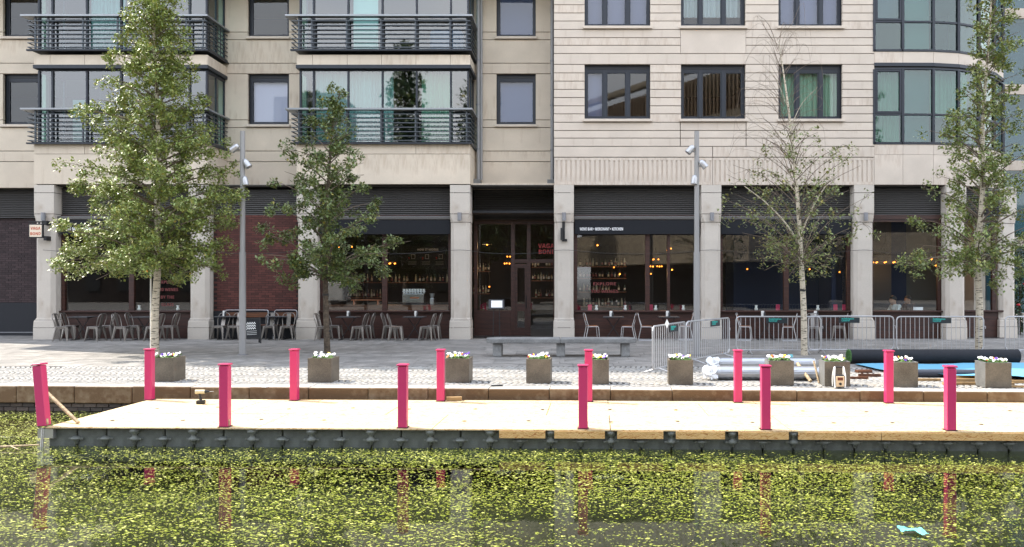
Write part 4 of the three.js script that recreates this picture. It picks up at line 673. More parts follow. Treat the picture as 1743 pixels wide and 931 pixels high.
{ // trees on the opposite bank, seen as mirror images
  const far = (label, x, z, h, s) => { const f = (a) => a; const D = 100; const g = makeTree('bank_tree', label, { D, trunk: [[CX, CY], [CX, CY - (h * 0.5) * F / D], [CX, CY - h * F / D]].map(([a, b]) => [a, b]), r: 0.3, rTop: 0.05, bark: barkDark, branches: 60, leaves: 6500, leaf: 0.42, color: [0.1, 0.15, 0.05], minY: 3, rise: 0.5, clumpsPerM: 2, spread: 0.7, clumpR: 0.7, twigs: 0, outline: [[-(h + 0.5), -0.4, 0.4], [-(h * 0.75), -s * 0.45, s * 0.45], [-(h * 0.5), -s * 0.8, s * 0.8], [-(h * 0.3), -s, s], [-(h * 0.17), -s * 0.7, s * 0.7]].map(([y, l, r]) => [CY + y * F / D, CX + l * F / D, CX + r * F / D]) }); g.position.set(x, 0, z); };
  far('tall dark tree on the opposite bank, mirrored in the glazed bay', -12.8, 9, 17.5, 2.6); far('tall dark tree on the opposite bank, mirrored beside the entrance', -7.6, 12, 15.5, 2.8); far('broad dark tree on the opposite bank, mirrored in the doorway', -3.2, 14, 13, 3.2); far('dark tree on the opposite bank, mirrored by the brick wall', -18, 15, 9, 3.4);
}
{ // shrub border with red flowers beyond the corner
  const g = thing('flowering_shrub', 'dark green shrub with red flowers past the last column', 'shrub', null, wx(1735, 29), 0, -29), im = new THREE.InstancedMesh(leafGeo, leafMat, 2600), m = new THREE.Matrix4(), q = new THREE.Quaternion(), e = new THREE.Euler();
  for (let i = 0; i < 2600; i++) { const a = rnd() * 6.28, y = rr(0.1, 3.6), r = (0.35 + 0.5 * vn(y * 2, a, 0)) * Math.sqrt(rnd()); q.setFromEuler(e.set(rr(0, 3), rnd() * 6.28, rr(-1, 1))); im.setMatrixAt(i, m.compose(V(Math.cos(a) * r, y, Math.sin(a) * r), q, V(0.1, 0.1, 0.1))); const v = rr(0.6, 1.3); im.setColorAt(i, C(0.03 * v, 0.065 * v, 0.02 * v)); }
  im.name = 'crown'; im.userData.kind = 'stuff'; im.castShadow = true; g.add(im); mk('trunk', merge([rod([0, 0, 0], [0.05, 2.8, 0], 0.05, 0.02)]), barkDark, g);
  for (let i = 0; i < 9; i++) { const f = new THREE.IcosahedronGeometry(0.07, 1); f.scale(1, 0.6, 1); const a = rr(-0.4, 2.6); mk('flower', f.translate(Math.cos(a) * 0.62, rr(0.8, 2.9), Math.sin(a) * 0.62), M([0.5, 0.03, 0.04], 0.7), g); }
}
// ---------------------------------------------------------------- lamp columns, bench, barriers
{
  const post = (label, px, heads) => {
    const D = 20.8, g = thing('lamp_post', label, 'lamp post', 'grey lamp columns with spotlights', wx(px, D), 0, -D);
    mk('column_lower', cyl(0.083, 0.08, 2.6, 0, 0.004, 0, 20), mats.pole, g); mk('column_upper', cyl(0.066, 0.06, 3.06, 0, 2.6, 0, 20), mats.pole, g); mk('base_plate', cyl(0.12, 0.12, 0.02, 0, 0.004, 0, 20), mats.lampGrey, g);
    for (const [dx, py, s, tilt] of heads) { const y = wy(py, D), h = grp('spotlight', g), can = new THREE.LatheGeometry([[0.001, -0.16], [0.05, -0.155], [0.075, -0.09], [0.085, 0.06], [0.08, 0.075], [0.001, 0.07]].map(([a, b]) => new THREE.Vector2(a, b)), 16); can.rotateZ(Math.PI + s * tilt); const cxp = dx / F * D; mk('lamp_body', can.translate(cxp, y, 0.05), mats.galv, h); mk('arm', rod([s * 0.05, y - 0.02, 0], [cxp - s * 0.04, y, 0.03], 0.02), mats.pole, h); }
  };
  post('grey lamp column with spotlights, between the first and second trees', 413, [[-14, 254, -1, 0.9], [10, 281, 1, 0.6], [6, 311, 1, 0.15]]);
  post('grey lamp column with spotlights, rising behind the barriers', 1186, [[-13, 257, -1, 0.7], [12, 282, 1, 0.7], [-5, 309, -1, 0.1]]);
}
{
  const D = 20.45, x0 = wx(828, D), x1 = wx(1083, D), g = thing('stone_bench', 'long grey stone bench with rounded ends on three blocks', 'bench', null, (x0 + x1) / 2, 0.004, -D), L = x1 - x0, xm = wx(954, D) - (x0 + x1) / 2;
  const slab = (a, b, ra, rb_) => { const s = new THREE.Shape(), h = 0.3, k = 0.3; if (ra) { s.moveTo(a + k, -h); s.lineTo(b, -h); s.lineTo(b, h); s.lineTo(a + k, h); s.absarc(a + k, 0, h, Math.PI / 2, Math.PI * 1.5, false); } else { s.moveTo(a, -h); s.lineTo(b - k, -h); s.absarc(b - k, 0, h, -Math.PI / 2, Math.PI / 2, false); s.lineTo(a, h); } const e = new THREE.ExtrudeGeometry(s, { depth: 0.07, bevelEnabled: true, bevelSize: 0.025, bevelThickness: 0.025, bevelSegments: 3, curveSegments: 18 }); e.rotateX(-Math.PI / 2); return e.translate(0, 0.36, 0); };
  mk('seat_slab', slab(-L / 2 + 0.025, xm - 0.03, true), mats.concrete, g); mk('seat_slab', slab(xm + 0.03, L / 2 - 0.025, false), mats.concrete, g);
  for (const p of [847.5, 954.5, 1064]) mk('leg_block', rb(0.21, 0.332, 0.46, 0.012, wx(p, D) - (x0 + x1) / 2, 0.166, 0), mats.concrete, g);
}
function barrier(label, xa, za, xb, zb2, signAt, H = 0.96) {
  const L = Math.hypot(xb - xa, zb2 - za), a = Math.atan2(-(zb2 - za), xb - xa), g = thing('crowd_barrier', label, 'barrier', 'steel crowd barriers', (xa + xb) / 2, 0, (za + zb2) / 2, a), r = 0.09, h = L / 2, yb = 0.1;
  const c = [[-h + r, H], [h - r, H], [h - r * 0.3, H - r * 0.3], [h, H - r], [h, yb + r], [h - r * 0.3, yb + r * 0.3], [h - r, yb], [-h + r, yb], [-h + r * 0.3, yb + r * 0.3], [-h, yb + r], [-h, H - r], [-h + r * 0.3, H - r * 0.3], [-h + r, H]];
  mk('frame', merge(c.slice(1).map((q, i) => rod([c[i][0], c[i][1], 0], [q[0], q[1], 0], 0.0185, 0.0185, 8)).concat(c.map((q) => new THREE.SphereGeometry(0.0185, 8, 6).translate(q[0], q[1], 0)))), mats.galv, g);
  const n = Math.round(L / 0.118), bg = new THREE.CylinderGeometry(0.0075, 0.0075, H - yb - 0.03, 6);
  for (let i = 1; i < n; i++) mk('bar', bg, mats.galv, g).position.set(-h + i * L / n, (H + yb) / 2, 0);
  for (const s of [-1, 1]) mk('foot', merge([rod([s * (h - 0.35), yb, 0], [s * (h - 0.35), 0.012, 0.3], 0.015), rod([s * (h - 0.35), yb, 0], [s * (h - 0.35), 0.012, -0.3], 0.015)]), mats.galv, g);
  mk('hook', merge([tube([[h, H - 0.25, 0], [h + 0.05, H - 0.25, 0], [h + 0.05, H - 0.31, 0]], 0.008, 6)]), mats.galv, g);
  if (signAt !== null) { mk('sign_plate', rb(0.54, 0.14, 0.012, 0.005, signAt * h, H - 0.1, 0.028), M([0.012, 0.02, 0.025], 0.4), g); const t = merge([letters('Paddington', 0.042, 0.003).translate(0, 0.047, 0), letters('Central', 0.042, 0.003)]); mk('lettering', t.translate(signAt * h - 0.2, H - 0.128, 0.0345), M([0.03, 0.42, 0.36], 0.6), g); }
}
const q0 = [1.56, -16.3], q1 = [2.47, -18.25], q2 = [3.84, -20.35];
barrier('steel barrier set crookwise towards the canal, behind the sixth planter', ...q0, ...q1, 0.15);
barrier('steel barrier angled past the lamp column', q1[0] + 0.03, q1[1] - 0.05, ...q2, 0.25);
barrier('steel barrier between the angled ones and the half bare birch', wx(1253, 21.05), -21.05, wx(1397, 21.05), -21.05, -0.05);
barrier('steel barrier lapping behind the half bare birch trunk', wx(1376, 21.25), -21.25, wx(1521, 21.25), -21.25, -0.05);
barrier('steel barrier in front of the seated people, behind the black roll', wx(1526, 21.05), -21.05, wx(1674, 21.05), -21.05, 0);
barrier('last steel barrier, running out past the shaded birch', wx(1711, 21.05), -21.05, wx(1860, 21.05), -21.05, null);
{ const m = mk('paper_note', (() => { const g = new THREE.PlaneGeometry(0.14, 0.14); g.rotateZ(0.78); return g; })(), mats.white); const D = 16.95; m.position.set(wx(1135, D), 0.985, -D + 0.03); m.rotation.y = 1.0; tag(m, 'white paper square stuck on top of the crooked barrier', 'paper'); }
// ---------------------------------------------------------------- chairs and tables
const chairT = (() => { // stamped metal chair, facing +z
  const g = thing('metal_chair', 'x', 'chair', 'dark metal terrace chairs'), m = mats.gunmetal;
  mk('seat', rb(0.36, 0.022, 0.36, 0.01, 0, 0.445, 0), m, g); mk('apron', merge([bx(0.3, 0.05, 0.008, 0, 0.412, 0.165), bx(0.3, 0.05, 0.008, 0, 0.412, -0.165), bx(0.008, 0.05, 0.3, 0.165, 0.412, 0), bx(0.008, 0.05, 0.3, -0.165, 0.412, 0)]), m, g);
  for (const sx of [-1, 1]) for (const sz of [-1, 1]) { const l = new THREE.CylinderGeometry(0.052, 0.018, 0.44, 5); l.translate(0, 0.22, 0); const p = l.attributes.position; for (let i = 0; i < p.count; i++) { const t = 1 - p.getY(i) / 0.44; p.setX(i, p.getX(i) + sx * (0.14 + 0.075 * t)); p.setZ(i, p.getZ(i) + sz * (0.14 + 0.075 * t)); } l.computeVertexNormals(); mk('leg', l, m, g); }
  const h = [[-0.165, 0.44, -0.15], [-0.19, 0.6, -0.19], [-0.19, 0.74, -0.235], [-0.13, 0.835, -0.262], [0, 0.852, -0.268], [0.13, 0.835, -0.262], [0.19, 0.74, -0.235], [0.19, 0.6, -0.19], [0.165, 0.44, -0.15]];
  mk('back_frame', tube(h, 0.0125, 7, 36), m, g);
  const s = new THREE.PlaneGeometry(0.125, 0.42, 2, 6); s.rotateX(-0.26); mk('backrest', merge([bx(0.125, 0.42, 0.006)]).rotateX(-0.27).translate(0, 0.64, -0.2), m, g);
  return g;
})();
let usedT = false;
const turnTo = { r: Math.PI / 2, l: -Math.PI / 2, away: Math.PI };
function tChair(px, D, face, label, jit = 0) { const t = turnTo[face] + jit; if (!usedT) { usedT = true; chairT.position.set(wx(px, D), 0.004, -D); chairT.rotation.y = t; chairT.userData.label = label; } else copyOf(chairT, label, wx(px, D), 0.004, -D, t); }
const A = 'metal chair by the birch: ';
tChair(108, 25.75, 'r', A + 'outermost, facing the first table', 0.1); tChair(122, 26.4, 'r', A + 'inner, behind the outermost chair', -0.1); tChair(163, 25.75, 'l', A + 'front, back turned to the second table', 0.12); tChair(180, 26.4, 'l', A + 'rear, between the two tables', -0.35);
tChair(209, 25.75, 'r', A + 'front, facing the second table', 0.1); tChair(231, 26.35, 'r', A + 'rear, facing the second table', 0); tChair(263, 25.75, 'l', A + 'half hidden behind the trunk', 0.1); tChair(289, 26.3, 'l', A + 'the one just past the trunk', 0.05);
const B = 'metal chair turned away at the brick wall: ';
tChair(375, 26.2, 'away', B + 'first from the column', 0.12); tChair(401, 26.2, 'away', B + 'beside the lamp column', 0.1); tChair(460, 26.2, 'away', B + 'third, after the blackboard', -0.05); tChair(489, 26.15, 'away', B + 'last, by the next column', -0.12);
const Cc = 'metal chair before the bar window: ';
tChair(551, 25.9, 'r', Cc + 'front, behind the dark trunk', 0.1); tChair(570, 26.4, 'r', Cc + 'rear, just past the dark trunk', 0); tChair(612, 25.85, 'l', Cc + 'front, at the far side of the first table', 0.15); tChair(624, 26.4, 'l', Cc + 'rear, at the far side of the first table', 0);
tChair(674, 25.85, 'r', Cc + 'front, facing the second table', -0.1); tChair(664, 26.35, 'r', Cc + 'rear, facing the second table', 0); tChair(727, 25.85, 'l', Cc + 'front, last at the second table', 0.12); tChair(738, 26.4, 'l', Cc + 'rear, last at the second table', 0);
tChair(1384, 25.8, 'away', 'dark metal chair behind the barrier beside the half bare birch trunk', 0.2); tChair(1428, 26.0, 'l', 'dark metal chair behind the barrier, last before the column', 0.3);
const chairA = (() => { // tubular chair with ply seat, facing +z
  const g = thing('wooden_seat_chair', 'x', 'chair', 'tubular chairs with plywood seats');
  for (const s of [-1, 1]) { mk('side_frame', tube([[s * 0.19, 0.84, -0.26], [s * 0.19, 0.6, -0.2], [s * 0.195, 0.44, -0.16], [s * 0.2, 0.03, -0.24], [s * 0.2, 0.014, -0.2], [s * 0.2, 0.014, 0.17], [s * 0.2, 0.04, 0.2], [s * 0.2, 0.4, 0.17], [s * 0.19, 0.435, 0.14], [s * 0.19, 0.435, -0.15]], 0.0125, 8, 60, 0.3), mats.alu, g); }
  mk('cross_bar', merge([rod([-0.19, 0.435, 0.14], [0.19, 0.435, 0.14], 0.011), rod([-0.19, 0.435, -0.15], [0.19, 0.435, -0.15], 0.011), tube([[-0.19, 0.83, -0.258], [-0.12, 0.86, -0.265], [0.12, 0.86, -0.265], [0.19, 0.83, -0.258]], 0.0125, 8, 16, 0.3)]), mats.alu, g);
  mk('seat', rb(0.36, 0.014, 0.34, 0.006, 0, 0.455, 0), mats.plyOrange, g); mk('backrest', bx(0.35, 0.17, 0.012).rotateX(-0.2).translate(0, 0.72, -0.222), mats.plyOrange, g); return g;
})();
let usedA = false; const aChair = (px, D, face, label, jit = 0) => { const t = turnTo[face] + jit; if (!usedA) { usedA = true; chairA.position.set(wx(px, D), 0.004, -D); chairA.rotation.y = t; chairA.userData.label = label; } else copyOf(chairA, label, wx(px, D), 0.004, -D, t); };
aChair(1008, 26.1, 'r', 'tubular chair with orange plywood seat, behind the stone bench facing the first table', 0.15); aChair(1069, 26.0, 'l', 'tubular chair with orange plywood seat, at the far side of the first table', 0.2); aChair(1100, 26.0, 'r', 'tubular chair with orange plywood seat, back to back with its neighbour near the crooked barrier', 0.1); aChair(1166, 26.2, 'l', 'tubular chair with orange plywood seat, partly behind the lamp column', 0.1); aChair(1268, 26.0, 'r', 'tubular chair with orange plywood seat, behind the barrier facing the table', 0.3); aChair(1342, 25.8, 'l', 'tubular chair with orange plywood seat, behind the barrier next to the birch', 0.25);
{
  const g = thing('cafe_table', 'x', 'table', 'small dark cafe tables');
  mk('table_top', rb(0.64, 0.028, 0.64, 0.01, 0, 0.735, 0), mats.tableTop, g); mk('pedestal', merge([rod([-0.24, 0.02, 0], [0.22, 0.72, 0], 0.014), rod([0.24, 0.02, 0], [-0.22, 0.72, 0], 0.014)]), mats.black, g); mk('foot_bar', merge([rod([-0.24, 0.016, -0.24], [-0.24, 0.016, 0.24], 0.014), rod([0.24, 0.016, -0.24], [0.24, 0.016, 0.24], 0.014), rod([-0.22, 0.71, -0.2], [-0.22, 0.71, 0.2], 0.012), rod([0.22, 0.71, -0.2], [0.22, 0.71, 0.2], 0.012)]), mats.black, g);
  const spots = [[141, 26.2, 'small dark table between the outermost chairs beside the birch'], [246, 26.2, 'small dark table just behind the birch trunk'], [388, 26.75, 'small dark table at the wall bench by the column'], [474, 26.75, 'small dark table at the wall bench past the blackboard'], [593, 26.2, 'small dark table just past the slim dark tree trunk'], [706, 26.2, 'small dark table before the coffee machine window'], [1044, 26.25, 'small dark table behind the stone bench'], [1138, 26.25, 'small dark table seen over the crooked barrier'], [1304, 26.25, 'small table behind the barrier between two plywood chairs'], [1404, 26.25, 'small table behind the barrier between two metal chairs']];
  spots.forEach(([px, D, l], i) => { const d = Math.min(D, 26.5); if (!i) { g.position.set(wx(px, d), 0.004, -d); g.userData.label = l; } else copyOf(g, l, wx(px, d), 0.004, -d); });
  const mh = (px, D, l) => { const t = thing('menu_holder', 'white menu holder with dark bottle on ' + l, 'menu holder', 'menu holders on the tables', wx(px, D), 0.754, -D); mk('card', rb(0.09, 0.17, 0.05, 0.006, 0, 0.088, 0), mats.white, t); mk('bottle', new THREE.LatheGeometry([[0.001, 0], [0.03, 0], [0.03, 0.1], [0.012, 0.14], [0.012, 0.18], [0.001, 0.182]].map(([a, b]) => new THREE.Vector2(a, b)), 12).translate(0.05, 0.004, 0.06), mats.dark, t); };
  mh(382, 26.45, 'the table by the second column'); mh(593, 26.2, 'the table past the slim dark tree'); mh(708, 26.2, 'the table before the coffee machine'); mh(1040, 26.2, 'the table behind the stone bench'); mh(1136, 26.2, 'the table over the crooked barrier'); mh(1298, 26.2, 'the table between the plywood chairs'); mh(1388, 26.2, 'the table by the half bare birch');
}
{ // wall benches
  const mkb = (x0, x1, label) => { const g = thing('wall_bench', label, 'bench', 'benches along the brick wall', 0, 0.004, -26.72), L = x1 - x0, xc = (x0 + x1) / 2; g.position.x = xc; mk('back_frame', tube([[-L / 2, 0.45, -0.02], [-L / 2, 0.86, -0.06], [-L / 2 + 0.06, 0.93, -0.07], [L / 2 - 0.06, 0.93, -0.07], [L / 2, 0.86, -0.06], [L / 2, 0.45, -0.02]], 0.014, 8, 50, 0.2), mats.galv, g); mk('backrest', bx(L - 0.06, 0.16, 0.02, 0, 0.78, -0.06), mats.counterWood, g); mk('seat', bx(L - 0.04, 0.03, 0.26, 0, 0.455, 0.04), mats.counterWood, g); for (const s of [-1, 1]) mk('leg', rod([s * (L / 2 - 0.02), 0, 0.12], [s * (L / 2), 0.45, 0.02], 0.015), mats.galv, g); };
  mkb(wx(381, 26.7), wx(455, 26.7), 'tubular bench with wooden back against the brick wall, behind the lamp column'); mkb(wx(466, 26.7), wx(508, 26.7) - 0.07, 'short tubular bench with wooden back against the brick wall, next to the third column');
}
{ // blackboard and menu stand
  const D = 24.7, g = thing('a_board', 'black pavement board with chalk writing, half behind the lamp column', 'sign', null, wx(428, D), 0.004, -D, 0.5); const cv = document.createElement('canvas'); cv.width = 128; cv.height = 256; const c = cv.getContext('2d'); c.fillStyle = '#15161a'; c.fillRect(0, 0, 128, 256); c.strokeStyle = '#e8e8e4'; c.lineWidth = 7; c.beginPath(); for (const y of [60, 95, 130]) { c.moveTo(24, y); for (let i = 0; i < 9; i++) c.lineTo(24 + i * 9, y + (i % 2 ? -16 : 6)); } c.stroke(); c.lineWidth = 5; c.beginPath(); for (const y of [165, 190, 212]) { c.moveTo(22, y); c.lineTo(104, y - 3); } c.stroke();
  const ct = new THREE.CanvasTexture(cv); ct.colorSpace = THREE.SRGBColorSpace; const pm = M([1, 1, 1], 0.7, { map: ct });
  for (const s of [1, -1]) { const p = grp('board_leaf', g); const f = merge([bx(0.04, 0.78, 0.025, -0.24, 0.4, 0), bx(0.04, 0.78, 0.025, 0.24, 0.4, 0), bx(0.44, 0.04, 0.024, 0, 0.76, 0), bx(0.44, 0.04, 0.024, 0, 0.17, 0)]); f.rotateX(-s * 0.2); mk('frame', f.translate(0, 0, s * 0.16), mats.black, p); const q = new THREE.PlaneGeometry(0.44, 0.56); if (s < 0) q.rotateY(Math.PI); q.translate(0, 0.46, s * 0.006); q.rotateX(-s * 0.2); mk('writing_panel', q.translate(0, 0, s * 0.16), pm, p); }
  const E = 26.6, m = thing('menu_stand', 'black menu stand with white sheet beside the entrance', 'menu stand', null, wx(845, E), 0.004, -E, 0.1); mk('stand_legs', merge([rod([-0.11, 0, 0], [-0.09, 1.02, 0], 0.013), rod([0.11, 0, 0], [0.09, 1.02, 0], 0.013), bx(0.4, 0.02, 0.3, 0, 0.01, 0)]), mats.black, m); const bxm = bx(0.5, 0.34, 0.05); bxm.rotateX(-0.5); mk('menu_case', bxm.translate(0, 1.12, 0), mats.black, m); const pp = new THREE.PlaneGeometry(0.36, 0.25); pp.translate(0, 0, 0.03); pp.rotateX(-0.5); mk('menu_sheet', pp.translate(0.01, 1.12, 0), mats.white, m);
}
{ // projecting shop sign
  const D = 26.2, g = thing('projecting_sign', 'cream square hanging sign with orange letters on the first column', 'sign', null, wx(62, D), wy(393, D), -D, 0.12), s = 0.36;
  mk('sign_box', rb(s + 0.06, s + 0.09, 0.09, 0.01), mats.black, g); mk('sign_face', bx(s, s + 0.02, 0.006, 0, 0, 0.049), M([0.72, 0.6, 0.46], 0.6), g);
  for (const [t, y] of [['VAGA', 0.06], ['BOND', -0.11]]) { const l = letters(t, 0.085, 0.004); l.center(); l.scale(0.95, 1.1, 1); mk('lettering', l.translate(0, y + 0.02, 0.0545), M([0.45, 0.07, 0.025], 0.6), g); }
  mk('bracket', merge([bb(-0.22, 0.2, 0.28, 0.31, 0.02, -0.02), bb(-0.12, -0.08, 0.226, 0.28, 0.015, -0.015), bb(0.06, 0.1, 0.226, 0.28, 0.015, -0.015), bb(0.16, 0.3, 0.2, 0.33, 0.0, -0.3)]), mats.black, g); mk('lower_bracket', bb(0.212, 0.3, -0.3, -0.16, 0.0, -0.3), mats.black, g);
  const g2 = thing('wall_bracket', 'black metal sign bracket on the fifth column, left without its sign', 'bracket', null, fx(959), fy(410), zF + 0.01); mk('bracket_plate', merge([bb(-0.04, 0.05, -0.02, 0.62, 0, 0.04), bb(-0.09, -0.02, 0.02, 0.4, 0.041, 0.3), bb(0.051, 0.12, -0.02, 0.06, 0, 0.03)]), mats.black, g2);
}
{ // thin cable strung along the columns
  const P2 = colPx.map((p) => [fx(p) + 0.32, 3.0]), y0 = 2.88, pts = []; P2.forEach(([x], i) => { pts.push([x, y0, zF + 0.05]); if (i + 1 < P2.length) { const b = P2[i + 1][0]; for (const t of [0.25, 0.5, 0.75]) pts.push([x + (b - x) * t, y0 - 0.5 * t * (1 - t), zF + 0.04]); } });
  tag(mk('strung_cable', tube(pts, 0.007, 5, 160), mats.dark), 'thin dark cable strung from column to column along the shopfronts', 'cable');
}
// ---------------------------------------------------------------- building materials on the quay
{
  const foil = M([0.4, 0.41, 0.43], 0.3, { metalness: 0.75, bumpMap: tex(256, (u, v) => fbm(u * 10, v * 30, 0, 4), 1, false), bumpScale: 0.012 }), film = P([0.85, 0.87, 0.9], 0.3, { transmission: 0.25 });
  const roll = (label, px0, px1, D, r, dy) => { const x0 = wx(px0, D), x1 = wx(px1, D), g = thing('wrapped_roll', label, 'roll', 'rolls wrapped in clear film', (x0 + x1) / 2, 0.004, -D, quayTurn + dy), L = x1 - x0; const rows = []; const n = 26; for (let j = 0; j <= 24; j++) { const t = j / 24, rad = r * (j === 0 || j === 24 ? 0.82 : 1); rows.push(Array.from({ length: n }, (_, i) => { const a = -i / n * 6.283, w = rad * (1 + 0.035 * (vn(t * 14, i * 0.7, 0) - 0.5)); return [-L / 2 + t * L, r + Math.sin(a) * w, Math.cos(a) * w]; })); } const c = loft(rows); mk('roll_body', c, foil, g); const cap = (s) => { const q = new THREE.SphereGeometry(r * 0.85, 14, 8); q.scale(0.22, 1, 1); return q.translate(s * L / 2, r, 0); }; mk('end_wrap', merge([cap(-1), cap(1)]), mats.white, g); const crumple = new THREE.IcosahedronGeometry(0.17, 4), p = crumple.attributes.position; for (let i = 0; i < p.count; i++) { const k = 0.45 + 0.9 * fbm(p.getX(i) * 13 + 5, p.getY(i) * 13 + p.getZ(i) * 9, 0, 3); p.setXYZ(i, p.getX(i) * k, Math.max(-r + 0.01, p.getY(i) * k * 0.9), p.getZ(i) * k); } crumple.computeVertexNormals(); mk('loose_film', crumple.translate(-L / 2 - 0.08, r, 0.02), film, g); return g; };
  roll('silver roll in clear film lying on the coping side, the nearer of two', 1218, 1392, 15.45, 0.132, 0.0); roll('silver roll in clear film lying behind the nearer one', 1222, 1385, 17.3, 0.13, 0.01);
  const D = 18.55, x0 = wx(1446, D), x1 = wx(1732, D), g = thing('black_roll', 'thick black roll of artificial turf with a green end', 'roll', null, (x0 + x1) / 2, 0.012, -D, 0.0), L = x1 - x0, r = 0.158; const c1 = new THREE.CylinderGeometry(r, r, L, 36, 6); c1.rotateZ(Math.PI / 2); mk('roll_body', c1.translate(0, r, 0), M([0.012, 0.013, 0.018], 0.85, { map: speckMap }), g);
  const sp = []; for (let i = 0; i < 900; i++) { const a = rnd() * 6.28, q = r * Math.sqrt(rr(0.02, 1)); const b = rod([-L / 2, r + Math.sin(a) * q, Math.cos(a) * q], [-L / 2 - rr(0.02, 0.06), r + Math.sin(a) * q * 1.04 + rr(-0.015, 0.015), Math.cos(a) * q * 1.04 + rr(-0.015, 0.015)], 0.004, 0.001, 3); sp.push(b); } mk('turf_end', merge(sp), M([0.08, 0.2, 0.05], 0.8), g); const ec = new THREE.CylinderGeometry(r * 0.98, r * 0.98, 0.02, 30); ec.rotateZ(Math.PI / 2); mk('turf_face', ec.translate(-L / 2 - 0.011, r, 0), M([0.06, 0.13, 0.04], 0.9), g);
}
{ // blue underlay sheet lying over things
  const f = (px, py, h = 0) => { const D = (EYE - h) * F / (py - CY); return [wx(px, D), h, -D]; }, N = 24, Mz = 12, c = [f(1455, 620, 0.02), f(1790, 618, 0.02), f(1790, 645, 0.1), f(1520, 634, 0.05)], p = [], uv = [], ix = [];
  for (let j = 0; j <= Mz; j++) for (let i = 0; i <= N; i++) { const u = i / N, v = j / Mz, q = [0, 1, 2].map((k) => (c[0][k] * (1 - u) + c[1][k] * u) * (1 - v) + (c[3][k] * (1 - u) + c[2][k] * u) * v); q[1] += 0.025 * fbm(u * 9, v * 5 + 3, 0, 3) + 0.012 * Math.sin(u * 11); p.push(...q); uv.push(u * 4, v * 2); }
  for (let j = 0; j < Mz; j++) for (let i = 0; i < N; i++) { const a = j * (N + 1) + i; ix.push(a, a + N + 1, a + 1, a + 1, a + N + 1, a + N + 2); }
  const g = new THREE.BufferGeometry(); g.setAttribute('position', new THREE.Float32BufferAttribute(p, 3)); g.setAttribute('uv', new THREE.Float32BufferAttribute(uv, 2)); g.setIndex(ix); g.computeVertexNormals();
  const o = thing('blue_underlay', 'bright blue foam underlay sheet spread below the black roll', 'sheet'); mk('foam_sheet', g, M([0.12, 0.35, 0.5], 0.7), o); const under = g.clone().translate(0, -0.012, 0); mk('turf_backing', under, M([0.02, 0.05, 0.035], 0.9), o);
  const D = 15.9, rl = new THREE.CylinderGeometry(0.075, 0.075, 1.25, 20); rl.rotateZ(Math.PI / 2); const d = mk('dark_roll', rl.translate(0, 0.075, 0), M([0.03, 0.035, 0.05], 0.7)); d.position.set(wx(1603, D), 0.004, -D); d.rotation.y = quayTurn; tag(d, 'thin dark roll lying under the front of the blue sheet', 'roll');
}
{ // timber lengths on the setts
  const t = (px, py, l, w, h, a, label, m = mats.pine, y = 0) => { const D = EYE * F / (py - CY); stick('timber_length', label, px, D, l, w, h, a, m, y); };
  t(1665, 655, 1.25, 0.07, 0.045, -0.03, 'long yellow timber lying nearest the coping between the last planters'); t(1672, 649.5, 1.1, 0.08, 0.05, -0.02, 'yellow timber lying behind the nearest long one'); t(1655, 644.5, 0.95, 0.07, 0.06, 0.03, 'shorter yellow timber at the front of the blue sheet'); t(1575, 648, 0.55, 0.06, 0.04, -0.06, 'short brown timber just past the ninth planter'); t(1480, 641, 0.42, 0.07, 0.05, -0.08, 'short brown timber between the eighth and ninth planters', mats.counterWood); t(1470, 634, 0.3, 0.16, 0.05, 0.1, 'stub of brown timber by the green end of the roll', mats.counterWood); t(1462, 645, 0.34, 0.06, 0.04, -0.05, 'brown batten behind the site radio', mats.counterWood); t(1735, 652, 0.9, 0.07, 0.05, -0.03, 'yellow timber past the last planter'); t(1728, 659.5, 0.7, 0.06, 0.03, -0.03, 'flat timber past the last planter nearest the coping');
  const pl = mk('leaning_plank', rod([wx(1380, 15.1), 0.02, -15.1], [wx(1354, 15.75), 0.3, -15.6], 0.035, 0.035, 4), mats.paleWood); tag(pl, 'pale plank leaning against the nearer wrapped roll', 'plank');
  const pk = mk('leaning_plank', rod([wx(1394, 14.85), 0.02, -14.85], [wx(1388, 14.95), 0.4, -15.05], 0.02, 0.02, 4), mats.paleWood); tag(pk, 'pale lath leaning behind the eighth planter', 'plank');
}
{ // site radio
  const D = 14.22, g = thing('site_radio', 'beige and black site radio with white roll bars on the coping', 'radio', null, wx(1428, D), 0.004, -D, quayTurn), b = M([0.6, 0.45, 0.28], 0.5);
  mk('body', rb(0.19, 0.22, 0.15, 0.03, 0, 0.125, 0, 3), mats.black, g); mk('front_panel', rb(0.14, 0.18, 0.02, 0.008, 0, 0.125, 0.075), b, g); mk('display', bx(0.09, 0.05, 0.004, 0, 0.17, 0.0875), M([0.12, 0.03, 0.02], 0.3), g); mk('dial', (() => { const c = new THREE.CylinderGeometry(0.022, 0.022, 0.02, 16); c.rotateX(Math.PI / 2); return c.translate(0, 0.085, 0.09); })(), mats.black, g);
  for (const s of [-1, 1]) { mk('roll_bar', tube([[s * 0.085, 0.02, 0.07], [s * 0.092, 0.2, 0.06], [s * 0.075, 0.37, 0.0], [s * 0.09, 0.2, -0.06], [s * 0.085, 0.03, -0.07]], 0.014, 8, 30), mats.white, g); } mk('cross_handle', rod([-0.076, 0.365, 0], [0.076, 0.365, 0], 0.012), mats.black, g);
  const m = mk('blue_tin', rb(0.1, 0.06, 0.07, 0.01, 0, 0.03, 0), M([0.15, 0.45, 0.5], 0.5)); m.position.set(wx(1345, 17.3), 0.26, -17.3); tag(m, 'small blue box lying on top of the wrapped roll behind the seventh planter', 'box');
}
